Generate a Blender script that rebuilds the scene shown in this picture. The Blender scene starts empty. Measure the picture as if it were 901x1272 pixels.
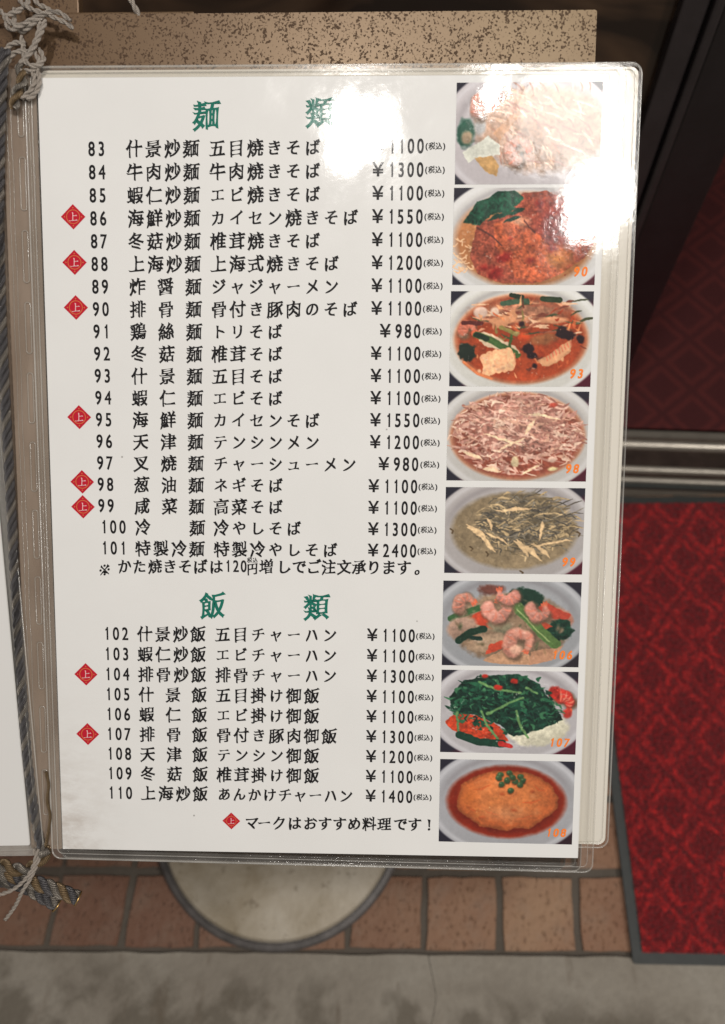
import bpy, bmesh, math, random
import numpy as np
from mathutils import Matrix, Vector
PI = math.pi
R_ = math.radians
scene = bpy.context.scene
C = scene.collection

# ------------------------------------------------------------------ camera
cam_d = bpy.data.cameras.new('camera')
cam = bpy.data.objects.new('camera', cam_d); C.objects.link(cam)
M3 = Matrix(((0.99698, -0.04069, 0.06613), (0.06551, 0.89805, -0.43499), (-0.04169, 0.43801, 0.89800)))
cam.matrix_world = Matrix.Translation((0, 0, 1.30)) @ M3.to_4x4()
cam_d.sensor_fit = 'HORIZONTAL'; cam_d.sensor_width = 36.0; cam_d.lens = 36.0 * 937 / 901
cam_d.clip_start = 0.02; cam_d.clip_end = 60
cam_d.dof.use_dof = True; cam_d.dof.focus_distance = 0.425; cam_d.dof.aperture_fstop = 37.44e-3 / 0.0034
# the lens is a stand-in for a phone lens: the f-number is set from its 3.4 mm entrance pupil
scene.camera = cam

# ------------------------------------------------------------------ world, lamps, exposure
w = bpy.data.worlds.new('World'); scene.world = w; w.use_nodes = True
bg = w.node_tree.nodes['Background']; bg.inputs[0].default_value = (1.0, 0.94, 0.885, 1); bg.inputs[1].default_value = 0.20

def lamp(name, loc, size, power, col, target=None, spread=180):
    d = bpy.data.lights.new(name, 'AREA'); d.shape = 'DISK'; d.size = size; d.energy = power; d.color = col
    d.spread = R_(spread)
    o = bpy.data.objects.new(name, d); C.objects.link(o); o.location = loc
    if target is not None:
        o.rotation_euler = (Vector(target) - Vector(loc)).to_track_quat('-Z', 'Y').to_euler()
    return o
WARM = (1.0, 0.958, 0.91)
lamp('ceiling_lamp', (-0.065, 0.045, 2.60), 0.11, 10.4, WARM)
lamp('ceiling_lamp', (0.56, -0.10, 2.60), 0.14, 5.8, WARM)
lamp('ceiling_lamp', (0.47, 0.10, 2.60), 0.26, 2.4, WARM)
lamp('ceiling_lamp', (0.27, 0.14, 2.60), 0.05, 1.5, WARM)
lamp('concrete_fill_lamp', (2.0, -1.3, 2.5), 0.4, 32, (1.0, 0.95, 0.89), (0.2, 0, 0))  # unseen fill lamp, added to brighten the concrete in front
scene.view_settings.view_transform = 'Standard'
try: scene.view_settings.look = 'None'
except Exception: pass
scene.view_settings.exposure = 0; scene.view_settings.gamma = 1
scene.view_settings.use_curve_mapping = False
scene.cycles.use_denoising = True
scene.cycles.max_bounces = 8; scene.cycles.transparent_max_bounces = 16
scene.cycles.caustics_reflective = False; scene.cycles.caustics_refractive = False

# ------------------------------------------------------------------ materials
def s2l(c):
    c = np.asarray(c, float) / 255.0
    return np.where(c <= 0.04045, c / 12.92, ((c + 0.055) / 1.055) ** 2.4)
class NT:
    def __init__(s, name):
        s.m = bpy.data.materials.new(name); s.m.use_nodes = True
        s.t = s.m.node_tree; s.n = s.t.nodes; s.l = s.t.links
        s.b = s.n['Principled BSDF']; s.out = s.n['Material Output']
    def node(s, typ, **kw):
        x = s.n.new(typ)
        for k, v in kw.items():
            if k.startswith('i_'):
                key = k[2:]
                x.inputs[int(key) if key.isdigit() else key.replace('_', ' ')].default_value = v
            else: setattr(x, k, v)
        return x
    def link(s, a, b): s.l.new(a, b)
    def coord(s, scale=(1, 1, 1), rot=(0, 0, 0), loc=(0, 0, 0), which='Object'):
        t = s.node('ShaderNodeTexCoord'); m = s.node('ShaderNodeMapping')
        m.inputs['Scale'].default_value = scale; m.inputs['Rotation'].default_value = rot; m.inputs['Location'].default_value = loc
        s.link(t.outputs[which], m.inputs[0]); return m.outputs[0]
    def noise(s, vec, scale, detail=3, rough=0.55, dist=0.0):
        n = s.node('ShaderNodeTexNoise'); n.inputs['Scale'].default_value = scale; n.inputs['Detail'].default_value = detail
        n.inputs['Roughness'].default_value = rough; n.inputs['Distortion'].default_value = dist
        s.link(vec, n.inputs['Vector']); return n.outputs['Fac']
    def ramp(s, fac, stops):
        r = s.node('ShaderNodeValToRGB'); e = r.color_ramp.elements
        while len(e) < len(stops): e.new(0.5)
        for x, (p, c) in zip(e, stops):
            x.position = p; x.color = (*c, 1) if len(c) == 3 else c
        s.link(fac, r.inputs[0]); return r.outputs[0]
    def mix(s, fac, a, b, mode='MIX'):
        m = s.node('ShaderNodeMix', data_type='RGBA', blend_type=mode)
        for sock, v in ((m.inputs[0], fac), (m.inputs[6], a), (m.inputs[7], b)):
            if hasattr(v, 'default_value'): s.link(v, sock)
            elif isinstance(v, (int, float)): sock.default_value = v
            else: sock.default_value = (*v, 1)
        return m.outputs[2]
    def math(s, op, a, b=None, clamp=False):
        m = s.node('ShaderNodeMath', operation=op); m.use_clamp = clamp
        for i, v in enumerate((a, b)):
            if v is None: continue
            if hasattr(v, 'default_value'): s.link(v, m.inputs[i])
            else: m.inputs[i].default_value = v
        return m.outputs[0]
    def bump(s, h, dist, strength=1.0, normal=None):
        b = s.node('ShaderNodeBump'); b.inputs['Distance'].default_value = dist; b.inputs['Strength'].default_value = strength
        s.link(h, b.inputs['Height'])
        if normal is not None: s.link(normal, b.inputs['Normal'])
        return b.outputs[0]
    def set(s, **kw):
        for k, v in kw.items():
            k = k.replace('_', ' ')
            sock = s.b.inputs[k]
            if hasattr(v, 'default_value'): s.link(v, sock)
            elif isinstance(v, (tuple, list)) and len(v) == 3: sock.default_value = (*v, 1)
            else: sock.default_value = v

def world_vec(nt, scale=(1, 1, 1)):
    g = nt.node('ShaderNodeNewGeometry'); m = nt.node('ShaderNodeMapping'); m.inputs['Scale'].default_value = scale
    nt.link(g.outputs['Position'], m.inputs[0]); return m.outputs[0]

def film_normal(nt):
    """The soft waves of the plastic film that lies over the printed sheet (millimetre high, centimetres long)."""
    v = nt.coord((1, 1, 1)) if False else world_vec(nt)
    a = nt.noise(world_vec(nt, (1, .6, .6)), 15, 1, 0.4)
    b = nt.noise(world_vec(nt, (1, .8, .8)), 70, 2, 0.5)
    c = nt.noise(v, 420, 2, 0.5)
    n1 = nt.bump(a, 0.0015, 1.0)
    n2 = nt.bump(b, 0.00010, 1.0, n1)
    return nt.bump(c, 0.000020, 1.0, n2)

def film_scratch(nt):
    v = world_vec(nt, (1, 1, 1))
    s = nt.noise(world_vec(nt, (1, .75, .75)), 55, 3, 0.6, 0.3)
    return nt.ramp(s, [(0.35, (.045,) * 3), (0.70, (.115,) * 3)])

def sheet_mat(name, col=None, attr=None, dirt=False):
    """Print or paper seen through the glossy film of its sleeve."""
    nt = NT(name)
    if attr:
        a = nt.node('ShaderNodeAttribute', attribute_name=attr)
        base = a.outputs['Color']
    else:
        base = None
    if dirt:
        v = nt.coord()
        sx = nt.node('ShaderNodeSeparateXYZ'); nt.link(v, sx.inputs[0])
        # grease along the lower left margin of the sheet
        lx = nt.math('SUBTRACT', -0.098, sx.outputs[0]); lx = nt.math('MULTIPLY', lx, 22.0, True)
        ly = nt.math('SUBTRACT', -0.095, sx.outputs[1]); ly = nt.math('MULTIPLY', ly, 8.0, True)
        ny = nt.math('SUBTRACT', -0.150, sx.outputs[1]); ny = nt.math('MULTIPLY', ny, 14.0, True)
        n1 = nt.ramp(nt.noise(nt.coord((1, 1.9, 1)), 60, 6, 0.7), [(0.40, (0, 0, 0)), (0.72, (1, 1, 1))])
        lx3 = nt.math('POWER', lx, 2.2)
        ly = nt.math('ADD', nt.math('MULTIPLY', ly, .35), nt.math('MULTIPLY', ny, .9))
        d = nt.math('MULTIPLY', nt.math('MULTIPLY', lx3, ly), nt.math('ADD', nt.math('MULTIPLY', n1, .40), 0.05), True)
        fine = nt.noise(nt.coord(), 900, 3, .6)
        big = nt.noise(nt.coord(), 14, 4, .6)
        paper = nt.mix(nt.ramp(big, [(0.3, (0, 0, 0)), (0.7, (1, 1, 1))]), col, tuple(c * 0.955 for c in col))
        paper = nt.mix(nt.math('MULTIPLY', fine, .10), paper, (0.60, 0.55, 0.50))
        # small specks of grime
        vo = nt.node('ShaderNodeTexVoronoi'); vo.inputs['Scale'].default_value = 55; nt.link(nt.coord(), vo.inputs['Vector'])
        sp = nt.ramp(vo.outputs['Distance'], [(0.018, (1, 1, 1)), (0.04, (0, 0, 0))])
        pick = nt.node('ShaderNodeSeparateColor'); nt.link(vo.outputs['Color'], pick.inputs[0])
        spk = nt.math('MULTIPLY', sp, nt.math('GREATER_THAN', pick.outputs[0], 0.90))
        paper = nt.mix(nt.math('MULTIPLY', spk, .6), paper, (0.10, 0.08, 0.07))
        base = nt.mix(d, paper, (0.25, 0.16, 0.09))
    if base is None: base = col
    nt.set(Base_Color=base, Roughness=0.62)
    nt.b.inputs['Specular IOR Level'].default_value = 0.15
    nt.b.inputs['Coat Weight'].default_value = 1.0
    nt.b.inputs['Coat IOR'].default_value = 1.50
    nt.link(film_scratch(nt), nt.b.inputs['Coat Roughness'])
    nt.link(film_normal(nt), nt.b.inputs['Coat Normal'])
    return nt.m

PAPER = (0.775, 0.770, 0.750)
m_paper = sheet_mat('printed_paper', PAPER, dirt=True)
m_ink = sheet_mat('black_ink', (0.006, 0.005, 0.006))
m_green = sheet_mat('green_ink', (0.004, 0.150, 0.105))
m_red = sheet_mat('red_ink', (0.50, 0.004, 0.022))
m_gold = sheet_mat('gold_ink', (0.62, 0.17, 0.05))
m_white = sheet_mat('white_ink', (0.80, 0.50, 0.50))
m_orange = sheet_mat('orange_ink', (0.90, 0.22, 0.03))
m_photo = sheet_mat('dish_print', attr='print')
m_cream = sheet_mat('cream_paper', (0.66, 0.62, 0.545))
m_leftpaper = sheet_mat('left_paper', (0.70, 0.69, 0.67))

def plastic(name, tint, rough, haze, hazecol, wave=1.0):
    """Clear vinyl film: see-through, with a glossy Fresnel reflection and a little milky scatter."""
    nt = NT(name)
    tr = nt.node('ShaderNodeBsdfTransparent'); tr.inputs[0].default_value = (*tint, 1)
    gl = nt.node('ShaderNodeBsdfGlossy'); gl.inputs['Roughness'].default_value = rough
    gl.inputs['Color'].default_value = (1, 1, 1, 1)
    df = nt.node('ShaderNodeBsdfDiffuse'); df.inputs['Color'].default_value = (*hazecol, 1)
    nrm = nt.bump(nt.noise(nt.coord(), 130, 3, .6), 0.0006 * wave, 1.0)
    nt.link(nrm, gl.inputs['Normal'])
    fr = nt.node('ShaderNodeFresnel'); fr.inputs[0].default_value = 1.55; nt.link(nrm, fr.inputs['Normal'])
    m1 = nt.node('ShaderNodeMixShader')
    hz = nt.ramp(nt.noise(nt.coord((1, .3, 1)), 40, 4, .6), [(0.3, (haze * .6,) * 3), (0.7, (min(1, haze * 1.35),) * 3)])
    nt.link(hz, m1.inputs[0])
    nt.link(tr.outputs[0], m1.inputs[1]); nt.link(df.outputs[0], m1.inputs[2])
    m2 = nt.node('ShaderNodeMixShader'); gm = nt.node('ShaderNodeNewGeometry')
    nt.link(nt.math('MULTIPLY', fr.outputs[0], nt.math('SUBTRACT', 1.0, gm.outputs['Backfacing'])), m2.inputs[0]); nt.link(m1.outputs[0], m2.inputs[1]); nt.link(gl.outputs[0], m2.inputs[2])
    nt.link(m2.outputs[0], nt.out.inputs['Surface'])
    return nt.m
m_film = plastic('clear_film', (0.993, 0.99, 0.982), 0.12, 0.03, (0.70, 0.68, 0.64), .12)
m_smoky = plastic('smoky_film', (0.62, 0.58, 0.53), 0.10, 0.06, (0.30, 0.27, 0.24), .2)
m_bead = plastic('welded_film_edge', (0.97, 0.965, 0.95), 0.16, 0.22, (0.74, 0.72, 0.68), .12)
m_bead_dark = plastic('dark_film_edge', (0.55, 0.52, 0.48), 0.12, 0.25, (0.20, 0.18, 0.16))
m_hazy = plastic('hazy_film', (0.82, 0.75, 0.67), 0.22, 0.46, (0.42, 0.335, 0.265), .5)
m_ridge = plastic('moulded_ridge', (0.93, 0.92, 0.90), 0.15, 0.42, (0.50, 0.45, 0.39), .3)

def metal_plate():
    nt = NT('speckled_brown_steel')
    v = nt.coord()
    base = nt.ramp(nt.noise(v, 9, 5, .6), [(0.3, (0.132, 0.084, 0.040)), (0.7, (0.185, 0.126, 0.066))])
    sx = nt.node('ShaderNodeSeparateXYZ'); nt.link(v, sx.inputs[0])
    base = nt.mix(nt.math('MULTIPLY', nt.math('ADD', sx.outputs[0], 0.19, True), 3.2, True), nt.mix(.62, base, (0.12, 0.062, 0.034)), base)  # browner left end, partly the fall of light put into the colour
    s1 = nt.noise(nt.coord((1.0, .9, 1)), 900, 2, .5)
    s2 = nt.noise(nt.coord((1, 1, 1), loc=(3, 1, 0)), 150, 2, .5)
    sp = nt.math('ADD', s1, nt.math('MULTIPLY', nt.math('SUBTRACT', s2, .5), .32))
    mask = nt.ramp(sp, [(0.550, (0, 0, 0)), (0.625, (1, 1, 1))])
    col = nt.mix(nt.math('MULTIPLY', mask, .74), base, (0.052, 0.026, 0.013))
    nt.set(Base_Color=col, Metallic=0.35, Roughness=nt.ramp(mask, [(0, (.40,) * 3), (1, (.75,) * 3)]))
    nt.link(nt.bump(mask, 0.00025, -1.0), nt.b.inputs['Normal'])
    return nt.m
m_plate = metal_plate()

def simple(name, col, rough=.5, metallic=0, nscale=None, nb=0.0, var=0.0, spec=.5):
    nt = NT(name)
    c = col
    if var:
        n = nt.noise(nt.coord(), nscale, 4, .6)
        c = nt.mix(nt.ramp(n, [(0.3, (0, 0, 0)), (0.7, (1, 1, 1))]), tuple(x * (1 - var) for x in col), tuple(min(1, x * (1 + var)) for x in col))
    nt.set(Base_Color=c, Roughness=rough, Metallic=metallic)
    nt.b.inputs['Specular IOR Level'].default_value = spec
    if nb:
        nt.link(nt.bump(nt.noise(nt.coord(), nscale * 3, 4, .6), nb), nt.b.inputs['Normal'])
    return nt.m

def tile_mat():
    nt = NT('terracotta_tile')
    oi = nt.node('ShaderNodeObjectInfo'); v = world_vec(nt)
    c = nt.ramp(oi.outputs['Random'], [(0, (0.270, 0.118, 0.058)), (.5, (0.360, 0.185, 0.098)), (1, (0.45, 0.265, 0.148))])
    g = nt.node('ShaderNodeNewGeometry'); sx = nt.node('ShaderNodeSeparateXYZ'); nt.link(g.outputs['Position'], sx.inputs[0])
    patch = nt.ramp(nt.noise(v, 7, 4, .6), [(0.32, (0.200, 0.090, 0.050)), (.68, (0.350, 0.220, 0.130))])
    c = nt.mix(.5, c, patch)
    c = nt.mix(nt.math('MULTIPLY', nt.math('ADD', nt.math('MULTIPLY', sx.outputs[0], -1.9), .45, True), .75, True), c, (0.150, 0.070, 0.045))  # shadow of stand and menu painted in, darker towards the left
    pit = nt.ramp(nt.noise(world_vec(nt, (1, .5, 1)), 190, 3, .6), [(0.58, (0, 0, 0)), (0.70, (1, 1, 1))])
    c = nt.mix(nt.math('MULTIPLY', pit, .5), c, (0.060, 0.032, 0.022))
    dust = nt.ramp(nt.noise(v, 22, 5, .65), [(0.5, (0, 0, 0)), (0.8, (.45, .45, .45))])
    c = nt.mix(dust, c, (0.26, 0.20, 0.15))
    nt.set(Base_Color=c, Roughness=.62)
    nt.link(nt.bump(nt.math('ADD', nt.noise(v, 60, 5, .6), nt.math('MULTIPLY', pit, -.35)), .003), nt.b.inputs['Normal'])
    return nt.m
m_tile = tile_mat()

def concrete_mat(name='old_concrete', dark=False):
    nt = NT(name); v = world_vec(nt)
    n1 = nt.noise(v, 6, 6, .62, .3)
    n2 = nt.noise(v, 90, 4, .65)
    g = nt.node('ShaderNodeNewGeometry'); sx = nt.node('ShaderNodeSeparateXYZ'); nt.link(g.outputs['Position'], sx.inputs[0])
    base = nt.ramp(n1, [(0.30, (0.260, 0.225, 0.182)), (.52, (0.345, 0.308, 0.255)), (0.75, (0.405, 0.370, 0.315))])
    base = nt.mix(nt.math('MULTIPLY', n2, .55), base, (0.17, 0.148, 0.118))
    # mossy grime, strongest a hand's breadth out from the tiles
    band = nt.math('MULTIPLY', nt.math('SUBTRACT', -0.125, sx.outputs[1]), 26, True)
    st = nt.ramp(nt.noise(v, 11, 4, .6), [(0.44, (0, 0, 0)), (0.56, (1, 1, 1))])
    base = nt.mix(nt.math('MULTIPLY', nt.math('MULTIPLY', band, st), .58), base, (0.085, 0.068, 0.045))
    st2 = nt.ramp(nt.noise(world_vec(nt, (1, .4, 1)), 34, 3, .6), [(0.60, (0, 0, 0)), (0.72, (1, 1, 1))])
    base = nt.mix(nt.math('MULTIPLY', st2, .35), base, (0.11, 0.075, 0.045))
    if dark: base = nt.mix(.78, base, (0.060, 0.045, 0.033))
    nt.set(Base_Color=base, Roughness=.85)
    nt.link(nt.bump(nt.math('ADD', n2, nt.math('MULTIPLY', n1, .5)), .0022), nt.b.inputs['Normal'])
    return nt.m
m_conc = concrete_mat()
m_mortar = concrete_mat('mortar', True)

def lattice(nt, vec, px, py, w, rag, nsc):
    """0..1 mask of the outlines of a diamond lattice, ragged as in a tufted pile."""
    sx = nt.node('ShaderNodeSeparateXYZ')
    nn = nt.node('ShaderNodeTexNoise'); nn.inputs['Scale'].default_value = nsc; nn.inputs['Detail'].default_value = 3; nt.link(vec, nn.inputs['Vector'])
    off = nt.node('ShaderNodeVectorMath', operation='SUBTRACT'); nt.link(nn.outputs['Color'], off.inputs[0]); off.inputs[1].default_value = (.5, .5, .5)
    sc = nt.node('ShaderNodeVectorMath', operation='SCALE'); nt.link(off.outputs[0], sc.inputs[0]); sc.inputs['Scale'].default_value = rag
    ad = nt.node('ShaderNodeVectorMath', operation='ADD'); nt.link(vec, ad.inputs[0]); nt.link(sc.outputs[0], ad.inputs[1])
    nt.link(ad.outputs[0], sx.inputs[0])
    def tri(sock, off):
        a = nt.math('MULTIPLY', sock, 1.0); a = nt.math('ADD', a, off); a = nt.math('FRACT', a)
        return nt.math('ABSOLUTE', nt.math('SUBTRACT', a, .5))
    X = nt.math('DIVIDE', sx.outputs[0], px); Y = nt.math('DIVIDE', sx.outputs[1], py)
    # diamonds centred on the cells and on the corners of the cells
    d = nt.math('ADD', tri(X, 100), tri(Y, 100))             # 0 at centre .. 1 at corner
    d2 = nt.math('MINIMUM', d, nt.math('SUBTRACT', 1.0, d))   # 0 at centres of both sets, .5 on shared lines
    line = nt.math('ABSOLUTE', nt.math('SUBTRACT', d2, .37))
    return nt.ramp(nt.math('DIVIDE', line, w), [(0.25, (1, 1, 1)), (1.0, (0, 0, 0))])

def mat_pile():
    nt = NT('red_mat_pile'); v = nt.coord()
    L = lattice(nt, v, .090, .106, .105, .026, 60)
    clump = nt.noise(v, 75, 5, .8)
    fine = nt.noise(v, 170, 5, .85)
    dark = nt.ramp(fine, [(0.38, (0.050, 0.002, 0.004)), (.62, (0.36, 0.006, 0.012))])
    brig = nt.ramp(fine, [(0.38, (0.15, 0.004, 0.007)), (.62, (0.92, 0.026, 0.026))])
    k = nt.math('MULTIPLY', L, nt.ramp(clump, [(0.40, (.10,) * 3), (0.58, (1,) * 3)]))
    col = nt.mix(k, dark, brig)
    nt.set(Base_Color=col, Roughness=.9)
    nt.b.inputs['Sheen Weight'].default_value = .08
    nt.link(nt.bump(nt.math('ADD', fine, clump), .004), nt.b.inputs['Normal'])
    return nt.m
m_pile = mat_pile()
def carpet_mat():
    nt = NT('wine_red_carpet'); v = nt.coord(rot=(0, 0, 0.08))
    L = lattice(nt, v, .120, .130, .10, .010, 60)
    fine = nt.noise(v, 300, 3, .7)
    a = nt.ramp(fine, [(0.3, (0.050, 0.007, 0.008)), (.7, (0.088, 0.011, 0.012))])
    b = nt.ramp(fine, [(0.3, (0.085, 0.013, 0.012)), (.7, (0.130, 0.018, 0.017))])
    nt.set(Base_Color=nt.mix(L, a, b), Roughness=.85)
    nt.link(nt.bump(fine, .002), nt.b.inputs['Normal'])
    return nt.m
m_carpet = carpet_mat()
m_rubber = simple('grey_rubber', (0.038, 0.042, 0.040), .6, 0, 60, .0004, .15)
m_steel = simple('dull_rail_steel', (0.46, 0.42, 0.36), .36, .7, 30, .0003, .12)
m_groove = simple('dirty_rail_channel', (0.085, 0.060, 0.050), .35, .5, 24, .0003, .3)
m_black = simple('black_door_frame', (0.010, 0.008, 0.009), .34, 0, 30, .0002, .2)
m_black2 = simple('dark_grey_trim', (0.022, 0.018, 0.019), .35, 0, 30, .0002, .2)
m_wall = simple('dark_shopfront_wall', (0.045, 0.035, 0.030), .6, 0, 8, .001, .2)
m_skirt = simple('cream_skirting', (0.50, 0.44, 0.33), .5, 0, 8, .0005, .1)
m_inner = simple('dim_interior_wall', (0.13, 0.075, 0.05), .7, 0, 5, .001, .2)
m_disc = None
def disc_mat():
    nt = NT('worn_beige_steel'); v = nt.coord()
    c = nt.ramp(nt.noise(v, 11, 5, .65), [(0.3, (0.29, 0.235, 0.155)), (.55, (0.43, 0.375, 0.29)), (.75, (0.52, 0.47, 0.385))])
    spot = nt.ramp(nt.noise(v, 60, 3, .6), [(0.60, (0, 0, 0)), (.7, (1, 1, 1))])
    c = nt.mix(nt.math('MULTIPLY', spot, .5), c, (0.11, 0.075, 0.035))
    nt.set(Base_Color=c, Roughness=.48, Metallic=.15)
    nt.link(nt.bump(nt.noise(v, 90, 3, .6), .0006), nt.b.inputs['Normal'])
    return nt.m
m_disc = disc_mat()
m_rim = simple('grey_disc_rim', (0.115, 0.105, 0.10), .45, .3, 40, .0005, .3)
def cord_mat(name, c1, c2, metallic):
    nt = NT(name)
    t = nt.node('ShaderNodeTexCoord'); m = nt.node('ShaderNodeMapping'); nt.link(t.outputs['UV'], m.inputs[0])
    wv = nt.node('ShaderNodeTexWave', wave_type='BANDS', bands_direction='DIAGONAL'); wv.inputs['Scale'].default_value = 1.0
    m.inputs['Scale'].default_value = (1.8, 1.8, 1)
    nt.link(m.outputs[0], wv.inputs['Vector']); wv.inputs['Distortion'].default_value = .6
    n = nt.noise(nt.coord(), 900, 3, .6)
    col = nt.mix(nt.math('ADD', nt.math('MULTIPLY', wv.outputs['Fac'], .6), nt.math('MULTIPLY', n, .5), True), c1, c2)
    nt.set(Base_Color=col, Roughness=.38, Metallic=metallic)
    nt.link(nt.bump(nt.math('ADD', wv.outputs['Fac'], n), .0005), nt.b.inputs['Normal'])
    return nt.m
m_silver = cord_mat('silver_cord_strand', (0.07, 0.06, 0.05), (0.40, 0.36, 0.31), .6)
m_dark = cord_mat('charcoal_cord_strand', (0.018, 0.018, 0.024), (0.19, 0.18, 0.18), .45)
m_gilt = cord_mat('gilt_cord_strand', (0.09, 0.060, 0.03), (0.34, 0.235, 0.13), .5)
m_string = cord_mat('cotton_string', (0.34, 0.29, 0.24), (0.60, 0.53, 0.46), 0)
m_brass = simple('brass_wire', (0.55, 0.36, 0.14), .3, .9)
def glass_mat():
    nt = NT('smoked_door_glass')
    v = nt.coord((1, 1, 2.2), rot=(0, .5, 0))
    n = nt.noise(v, 5, 3, .6, .8)
    c = nt.ramp(n, [(0.42, (0.014, 0.008, 0.006)), (.60, (0.060, 0.034, 0.020)), (.75, (0.085, 0.055, 0.032))])  # brown streaks in the colour stand in for dim reflections
    nt.set(Base_Color=c, Roughness=.12)
    nt.link(nt.bump(nt.noise(nt.coord(), 4, 2, .5), .004), nt.b.inputs['Normal'])
    return nt.m
m_glass = glass_mat()

# ------------------------------------------------------------------ mesh helpers
def link(o, parent=None):
    C.objects.link(o)
    if parent is not None: o.parent = parent
    return o
def mesh(name, verts, faces, mats, parent=None, smooth=False, fmat=None, uvs=None):
    me = bpy.data.meshes.new(name); me.from_pydata([tuple(v) for v in verts], [], [tuple(f) for f in faces]); me.update()
    for m in (mats if isinstance(mats, (list, tuple)) else [mats]): me.materials.append(m)
    if fmat is not None: me.polygons.foreach_set('material_index', fmat)
    if smooth: me.polygons.foreach_set('use_smooth', [True] * len(me.polygons))
    if uvs is not None:
        ul = me.uv_layers.new(name='UVMap'); li = np.zeros(len(me.loops), int); me.loops.foreach_get('vertex_index', li)
        ul.data.foreach_set('uv', np.asarray(uvs, float)[li].ravel())
    return link(bpy.data.objects.new(name, me), parent)
def from_bm(name, bm, mats, parent=None, smooth=False):
    me = bpy.data.meshes.new(name); bm.to_mesh(me); bm.free()
    for m in (mats if isinstance(mats, (list, tuple)) else [mats]): me.materials.append(m)
    if smooth: me.polygons.foreach_set('use_smooth', [True] * len(me.polygons))
    return link(bpy.data.objects.new(name, me), parent)
def box(name, lo, hi, mats, parent=None, bevel=0.0, seg=2):
    bm = bmesh.new(); bmesh.ops.create_cube(bm, size=1)
    for v in bm.verts:
        v.co = Vector([lo[i] + (v.co[i] + .5) * (hi[i] - lo[i]) for i in range(3)])
    if bevel: bmesh.ops.bevel(bm, geom=bm.edges[:], offset=bevel, segments=seg, affect='EDGES', profile=.6)
    return from_bm(name, bm, mats, parent)
def empty(name, mat4=None, parent=None):
    o = bpy.data.objects.new(name, None); link(o, parent); o.empty_display_size = .05
    if mat4 is not None: o.matrix_world = mat4
    return o
def tag(o, label, cat, group=None):
    o['label'] = label; o['category'] = cat
    if group: o['group'] = group
    return o
def rrect(x0, y0, x1, y1, r, n=6):
    pts = []
    for cx, cy, a0 in ((x1 - r, y1 - r, 0), (x0 + r, y1 - r, 90), (x0 + r, y0 + r, 180), (x1 - r, y0 + r, 270)):
        for i in range(n + 1):
            a = R_(a0 + 90 * i / n); pts.append((cx + r * math.cos(a), cy + r * math.sin(a)))
    return pts
def slab(name, pts, z0, z1, mats, parent=None):
    """A closed prism over the outline pts."""
    bm = bmesh.new()
    lo = [bm.verts.new((x, y, z0)) for x, y in pts]; hi = [bm.verts.new((x, y, z1)) for x, y in pts]
    bm.faces.new(hi); bm.faces.new(lo[::-1]); n = len(pts)
    for i in range(n): bm.faces.new((lo[i], lo[(i + 1) % n], hi[(i + 1) % n], hi[i]))
    return from_bm(name, bm, mats, parent)
def ring(name, outer, inner, z0, z1, mats, parent=None):
    """A flat frame between two outlines with the same number of points."""
    n = len(outer); V = [(x, y, z) for z in (z0, z1) for o in (outer, inner) for x, y in o]; F = []
    for i in range(n):
        j = (i + 1) % n
        F += [(2 * n + i, 2 * n + j, 3 * n + j, 3 * n + i), (i, n + i, n + j, j), (i, j, 2 * n + j, 2 * n + i), (n + i, 3 * n + i, 3 * n + j, n + j)]
    return mesh(name, V, F, mats, parent)
def tube(path, rad, seg=8, closed=False, flat=1.0):
    """verts, faces, uvs of a tube along path (list of Vector); rad number or list."""
    P = [Vector(p) for p in path]; n = len(P); V = []; F = []; U = []
    prev = None; L = 0
    for i, p in enumerate(P):
        a = P[(i + 1) % n] if (closed or i < n - 1) else P[i]; b = P[i - 1] if (closed or i > 0) else P[i]
        t = (a - b).normalized()
        if prev is None: nx = t.orthogonal().normalized()
        else: nx = (prev - t * prev.dot(t)).normalized()
        prev = nx; ny = t.cross(nx)
        r = rad[i] if isinstance(rad, (list, tuple)) else rad
        if i: L += (p - P[i - 1]).length
        for k in range(seg):
            an = 2 * PI * k / seg
            V.append(p + nx * (math.cos(an) * r) + ny * (math.sin(an) * r * flat)); U.append((L * 1000 / 2.5, k / seg * 2))
    m = n if closed else n - 1
    for i in range(m):
        for k in range(seg):
            j = (i + 1) % n; F.append((i * seg + k, i * seg + (k + 1) % seg, j * seg + (k + 1) % seg, j * seg + k))
    if not closed:
        F.append(tuple(range(seg))[::-1]); F.append(tuple((n - 1) * seg + k for k in range(seg)))
    return V, F, U
def add_tubes(name, tubes, mats, parent=None):
    V, F, U = [], [], []
    for v, f, u in tubes:
        o = len(V); V += v; U += u; F += [tuple(i + o for i in q) for q in f]
    return mesh(name, V, F, mats, parent, True, uvs=U)
def spline(pts, n=12):
    """Catmull-Rom through pts."""
    P = [Vector(p) for p in pts]; P = [P[0] * 2 - P[1]] + P + [P[-1] * 2 - P[-2]]; out = []
    for i in range(1, len(P) - 2):
        for k in range(n):
            t = k / n; a, b, c, d = P[i - 1:i + 3]
            out.append(0.5 * ((2 * b) + (c - a) * t + (2 * a - 5 * b + 4 * c - d) * t * t + (3 * b - a - 3 * c + d) * t ** 3))
    out.append(P[-2]); return out
def rope(path, strands, r_rope, r_str, pitch, wob=0.0, rnd=None):
    """strand paths twisted about a centre path: one list of points per strand."""
    P = [Vector(p) for p in path]; out = [[] for _ in range(strands)]; prev = None; L = 0
    for i, p in enumerate(P):
        t = (P[min(i + 1, len(P) - 1)] - P[max(i - 1, 0)]).normalized()
        nx = t.orthogonal().normalized() if prev is None else (prev - t * prev.dot(t)).normalized(); prev = nx; ny = t.cross(nx)
        if i: L += (p - P[i - 1]).length
        for s in range(strands):
            a = 2 * PI * (L / pitch + s / strands)
            out[s].append(p + nx * math.cos(a) * r_rope + ny * math.sin(a) * r_rope)
    return out

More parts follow.
